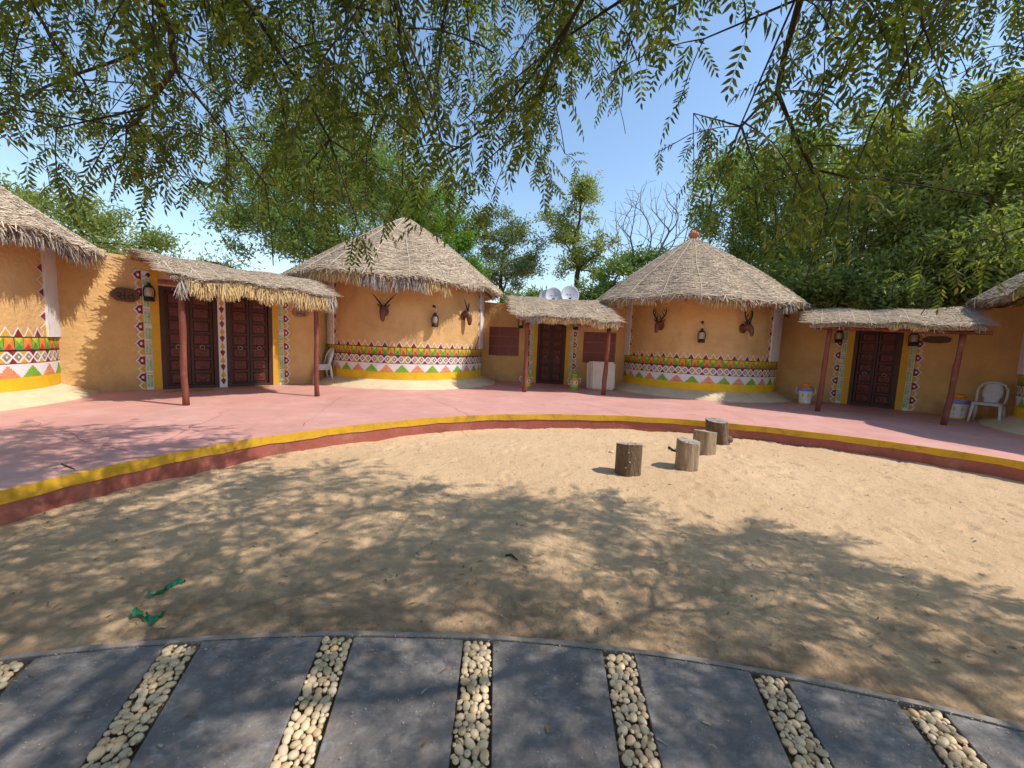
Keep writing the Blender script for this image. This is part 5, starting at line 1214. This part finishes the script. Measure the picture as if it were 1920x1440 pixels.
    ppx, ppy = proj_np(LP); fr = LP[:, 1] > .3; en = np.interp(ppx, ENV[:, 0], ENV[:, 1]); keep = (~fr) | (ppy < en+12); keep &= np.linalg.norm(LP-np.array((0, 0, EYE)), axis=1) > 1.9
    LP, LD = LP[keep], LD[keep]; n = len(LP); print('neem leaves', n)
    tm = [compound(6, .19, .064, .0175, s_) for s_ in range(4)]; tm2 = [compound(5, .16, .060, .017, 9)]; tm = tm+tm2; fx, fy = proj_np(LP); seen = (LP[:, 1] > .2) & (fx > -260) & (fx < 2180) & (fy > -260)
    cheap = []
    for s_ in range(5):
        V_, F_ = tm[s_]; nl_ = (len(V_)-10)//8; W_ = V_[:nl_*8].reshape(nl_, 8, 3)[:, [0, 3, 5, 4]].copy(); W_[:, 1] += (W_[:, 1]-W_[:, 3])*.35; W_[:, 3] -= (W_[:, 1]-W_[:, 3])*.35
        cheap.append((W_.reshape(-1, 3), [(4*i, 4*i+3, 4*i+2, 4*i+1) for i in range(nl_)]))
    tm = tm+cheap; g_ = r.integers(0, 5, n)+np.where(seen, 0, 5); parts = []
    for k in range(10):
        q = g_ == k; parts.append(scatter(tm[k], LP[q]-loc, rotmats(LD[q], r.uniform(-.5, .5, q.sum())), r.uniform(.75, 1.15, q.sum()), '', '', None))
    tag(leafmesh(parts, 'crown', 'neem', root), kind='stuff')
neem()

# ---- background trees
def simple_spray(k, l, wd, spread, seed):
    r = np.random.default_rng(seed); V, Fc = [], []
    for i in range(k):
        p = r.normal(size=3)*spread*np.array((1, 1, .7)); d = r.normal(size=3); d[2] -= .5; d /= np.linalg.norm(d); s_ = np.cross(d, r.normal(size=3)); s_ /= np.linalg.norm(s_); ll = l*r.uniform(.7, 1.2)
        V += [p, p+d*ll*.5+s_*wd/2, p+d*ll, p+d*ll*.5-s_*wd/2]; o = i*4; Fc.append((o, o+1, o+2, o+3))
    return np.array(V), Fc
def bgtree(label, base, blobs, m, nclump, spray, group='trees behind the huts', name='leafy_tree', bark='bark', trunk_r=None, ntw=110, hollow=.55, lscale=1.):
    """base xyz at the trunk foot; blobs list of (centre xyz, radii xyz)"""
    seed = int(abs(base[0]*31+base[1]*17)) ; r = np.random.default_rng(seed); root = empty(name, base, 0, label, 'tree', group); B0 = np.array(base)
    vol = np.array([b_[1][0]*b_[1][1]*b_[1][2] for b_ in blobs])**.7; cnt = (vol/vol.sum()*nclump).astype(int); P = []
    for (c_, rr_), k in zip(blobs, cnt):
        # lumpy: sub-clusters on the shell
        ns = max(6, k//26); sd_ = r.normal(size=(ns, 3)); sd_ /= np.linalg.norm(sd_, axis=1, keepdims=True); sc_ = sd_*(hollow+(1-hollow)*r.uniform(0, 1, (ns, 1)))
        pick = r.integers(0, ns, k); off = r.normal(size=(k, 3))*.15; off[:, 2] *= .75; q = (sc_[pick]+off)*np.array(rr_)+np.array(c_); P.append(q)
    P = np.concatenate(P); P = P[P[:, 2] > .6]
    att = P[r.choice(len(P), min(ntw, len(P)), replace=False)]; top = np.mean([b_[0] for b_ in blobs], 0); h0 = min(b_[0][2]-b_[1][2]*.6 for b_ in blobs); h0 = max(.8, h0)
    tr = [tuple(B0+np.array((0, 0, -.1)))]+[tuple(B0*(1-f_)+np.array((B0[0]*.6+top[0]*.4, B0[1]*.6+top[1]*.4, h0))*f_+np.array((.06*math.sin(f_*5+seed), .05*math.cos(f_*4), 0))) for f_ in (.3, .6, 1)]
    arr, par, rad, tips = grow(tr, att, .5, .12, .011, .5, .010, .08)
    if trunk_r: rad[:4] = np.maximum(rad[:4], trunk_r)
    skin(arr-B0, par, rad, 'trunk', bark, root, 5)
    tms = [simple_spray(*spray, s_) for s_ in range(3)]; g_ = r.integers(0, 3, len(P)); parts = []
    for k in range(3):
        q = g_ == k; D = r.normal(size=(q.sum(), 3)); parts.append(scatter(tms[k], P[q]-B0, rotmats(D, r.uniform(0, 6, q.sum())), r.uniform(.8, 1.25, q.sum())*lscale, '', '', None))
    tag(leafmesh(parts, 'crown', m, root), kind='stuff'); return root
def B(px, py, dist, rx, ry):     # blob from a picture position, real size from its distance
    p = dpt(px, py, dist); return ((p.x, p.y, p.z), (rx/F*dist*.92, rx/F*dist*.75, ry/F*dist*.95))
def foot(px, dist): p = dpt(px, 650, dist); return (p.x, p.y, 0)
SP = (12, .16, .055, .16)
bgtree('pale feathery acacia rising behind the left edge hut roof', foot(120, 15), [B(60, 420, 15, 70, 45), B(130, 420, 15.5, 60, 30), B(215, 445, 15, 75, 32), B(150, 480, 15, 120, 40), B(280, 470, 15, 45, 25)], 'leafC', 1300, (12, .13, .035, .15), name='acacia_tree')
bgtree('thin wispy sapling behind the left porch roof', foot(425, 16), [B(420, 492, 16, 40, 20), B(400, 505, 16, 35, 14), B(450, 505, 16, 25, 12)], 'leafD', 70, (9, .11, .03, .13), name='wispy_sapling')
bgtree('broad dark green tree behind the antelope hut', foot(640, 20), [B(560, 370, 20, 150, 80), B(690, 320, 21, 160, 100), B(490, 430, 19, 75, 50), B(600, 450, 20, 130, 50), B(780, 400, 21, 90, 80), B(520, 300, 21, 90, 60)], 'leafA', 6000, SP, hollow=.35)
bgtree('bright green bushy tree right behind the antelope hut roof', foot(850, 18), [B(845, 450, 18, 50, 60), B(870, 430, 18, 32, 42), B(815, 405, 18.3, 55, 45), B(860, 520, 18, 60, 50)], 'leafB', 1300, (14, .14, .04, .14))
bgtree('slender mid green tree between the bright bush and the tall pale tree', foot(940, 21), [B(925, 440, 21, 55, 45), B(975, 470, 21, 55, 50), B(945, 520, 21, 75, 50), B(905, 500, 20.5, 45, 50)], 'leafD', 1500, SP)
bgtree('tall airy pale green tree behind the satellite dishes', foot(1075, 20), [B(1080, 370, 20, 62, 40), B(1050, 430, 20, 62, 38), B(1105, 440, 20, 58, 40), B(1060, 490, 20, 45, 30), B(1110, 500, 20, 45, 30), B(1140, 470, 20, 35, 35)], 'leafC', 900, SP, trunk_r=.13)
bgtree('low dark shrubby tree behind the rightmost satellite dish', foot(1150, 18), [B(1110, 550, 18, 55, 32), B(1170, 520, 18, 60, 40), B(1220, 510, 19, 55, 40), B(1150, 580, 18, 90, 25), B(1000, 570, 18, 70, 22)], 'leafA', 1500, SP)
bgtree('large dark tree directly behind the stag hut roof', foot(1420, 20), [B(1380, 360, 20, 95, 70), B(1440, 420, 20, 110, 80), B(1350, 450, 20, 60, 60), B(1480, 330, 21, 90, 70), B(1520, 480, 20, 90, 80), B(1420, 520, 19.5, 90, 50)], 'leafA', 4200, SP)
bgtree('dense olive green tree behind the right porch', foot(1660, 17), [B(1620, 450, 17, 100, 80), B(1700, 380, 17.5, 100, 90), B(1560, 520, 17, 90, 55), B(1690, 530, 16.5, 120, 50), B(1600, 340, 19, 100, 80)], 'leafC', 4200, SP)
bgtree('yellow green tree behind the right edge hut', foot(1860, 16), [B(1850, 420, 16, 100, 90), B(1800, 520, 15.5, 100, 50), B(1930, 480, 16, 90, 80), B(1880, 330, 17, 110, 60), B(1760, 290, 17, 90, 55), B(1900, 240, 17, 90, 50)], 'leafC', 4400, SP)
bgtree('dark bushy tree filling the gap behind the right porch roof', foot(1540, 15.5), [B(1530, 550, 15.5, 80, 38), B(1620, 560, 15.5, 70, 30), B(1740, 560, 15, 80, 30), B(1470, 540, 16, 50, 40)], 'leafC', 1500, SP)
# bare tree
def bare():
    base = foot(1200, 21); B0 = np.array(base); r = np.random.default_rng(8); root = empty('bare_tree', base, 0, 'leafless grey tree between the tall pale tree and the stag hut', 'tree', 'trees behind the huts')
    c_ = dpt(1225, 440, 21); n = 900; a = r.normal(size=(n, 3)); a /= np.linalg.norm(a, axis=1, keepdims=True); P = np.array(c_)+a*np.array((2.7, 2.0, 2.5))*r.uniform(.35, 1, (n, 1))**.6
    P = P[P[:, 2] > 3.0]; arr, par, rad, tips = grow([tuple(B0), tuple(B0+(.1, 0, 1.4)), tuple(B0+(0, .1, 2.6)), tuple(B0+(.05, 0, 3.2))], P, .6, .02, .0045, .50, .0075, .06)
    skin(arr-B0, par, rad, 'trunk', 'paleb', root, 5)
bare()

n = 2600; r = np.random.default_rng(14); X = r.uniform(-3.2, 3.2, n); dd_ = .05+.95*r.uniform(size=n)**2.2
Y = np.array([arcy(x, PR) for x in X])-dd_; a = r.uniform(0, 6.28, n); D = np.stack([np.cos(a), np.sin(a), a*0], -1)
tag(strands(np.c_[X, Y, np.full(n, .0345)], D, np.tile((0, 0, 1.), (n, 1)), r.uniform(.002, .008, n), r.uniform(.002, .006, n), 'blown_grit', 'litter2', path, .002), kind='stuff')
n = 60; X = r.uniform(-2.6, 2.6, n); Y = np.array([arcy(x, PR) for x in X])-r.uniform(.08, .8, n); a = r.uniform(0, 6.28, n); D = np.stack([np.cos(a), np.sin(a), a*0], -1)
tag(strands(np.c_[X, Y, np.full(n, .036)], D, np.tile((0, 0, 1.), (n, 1)), r.uniform(.015, .045, n), r.uniform(.004, .012, n), 'fallen_leaves', 'litter', path, .006), kind='stuff')
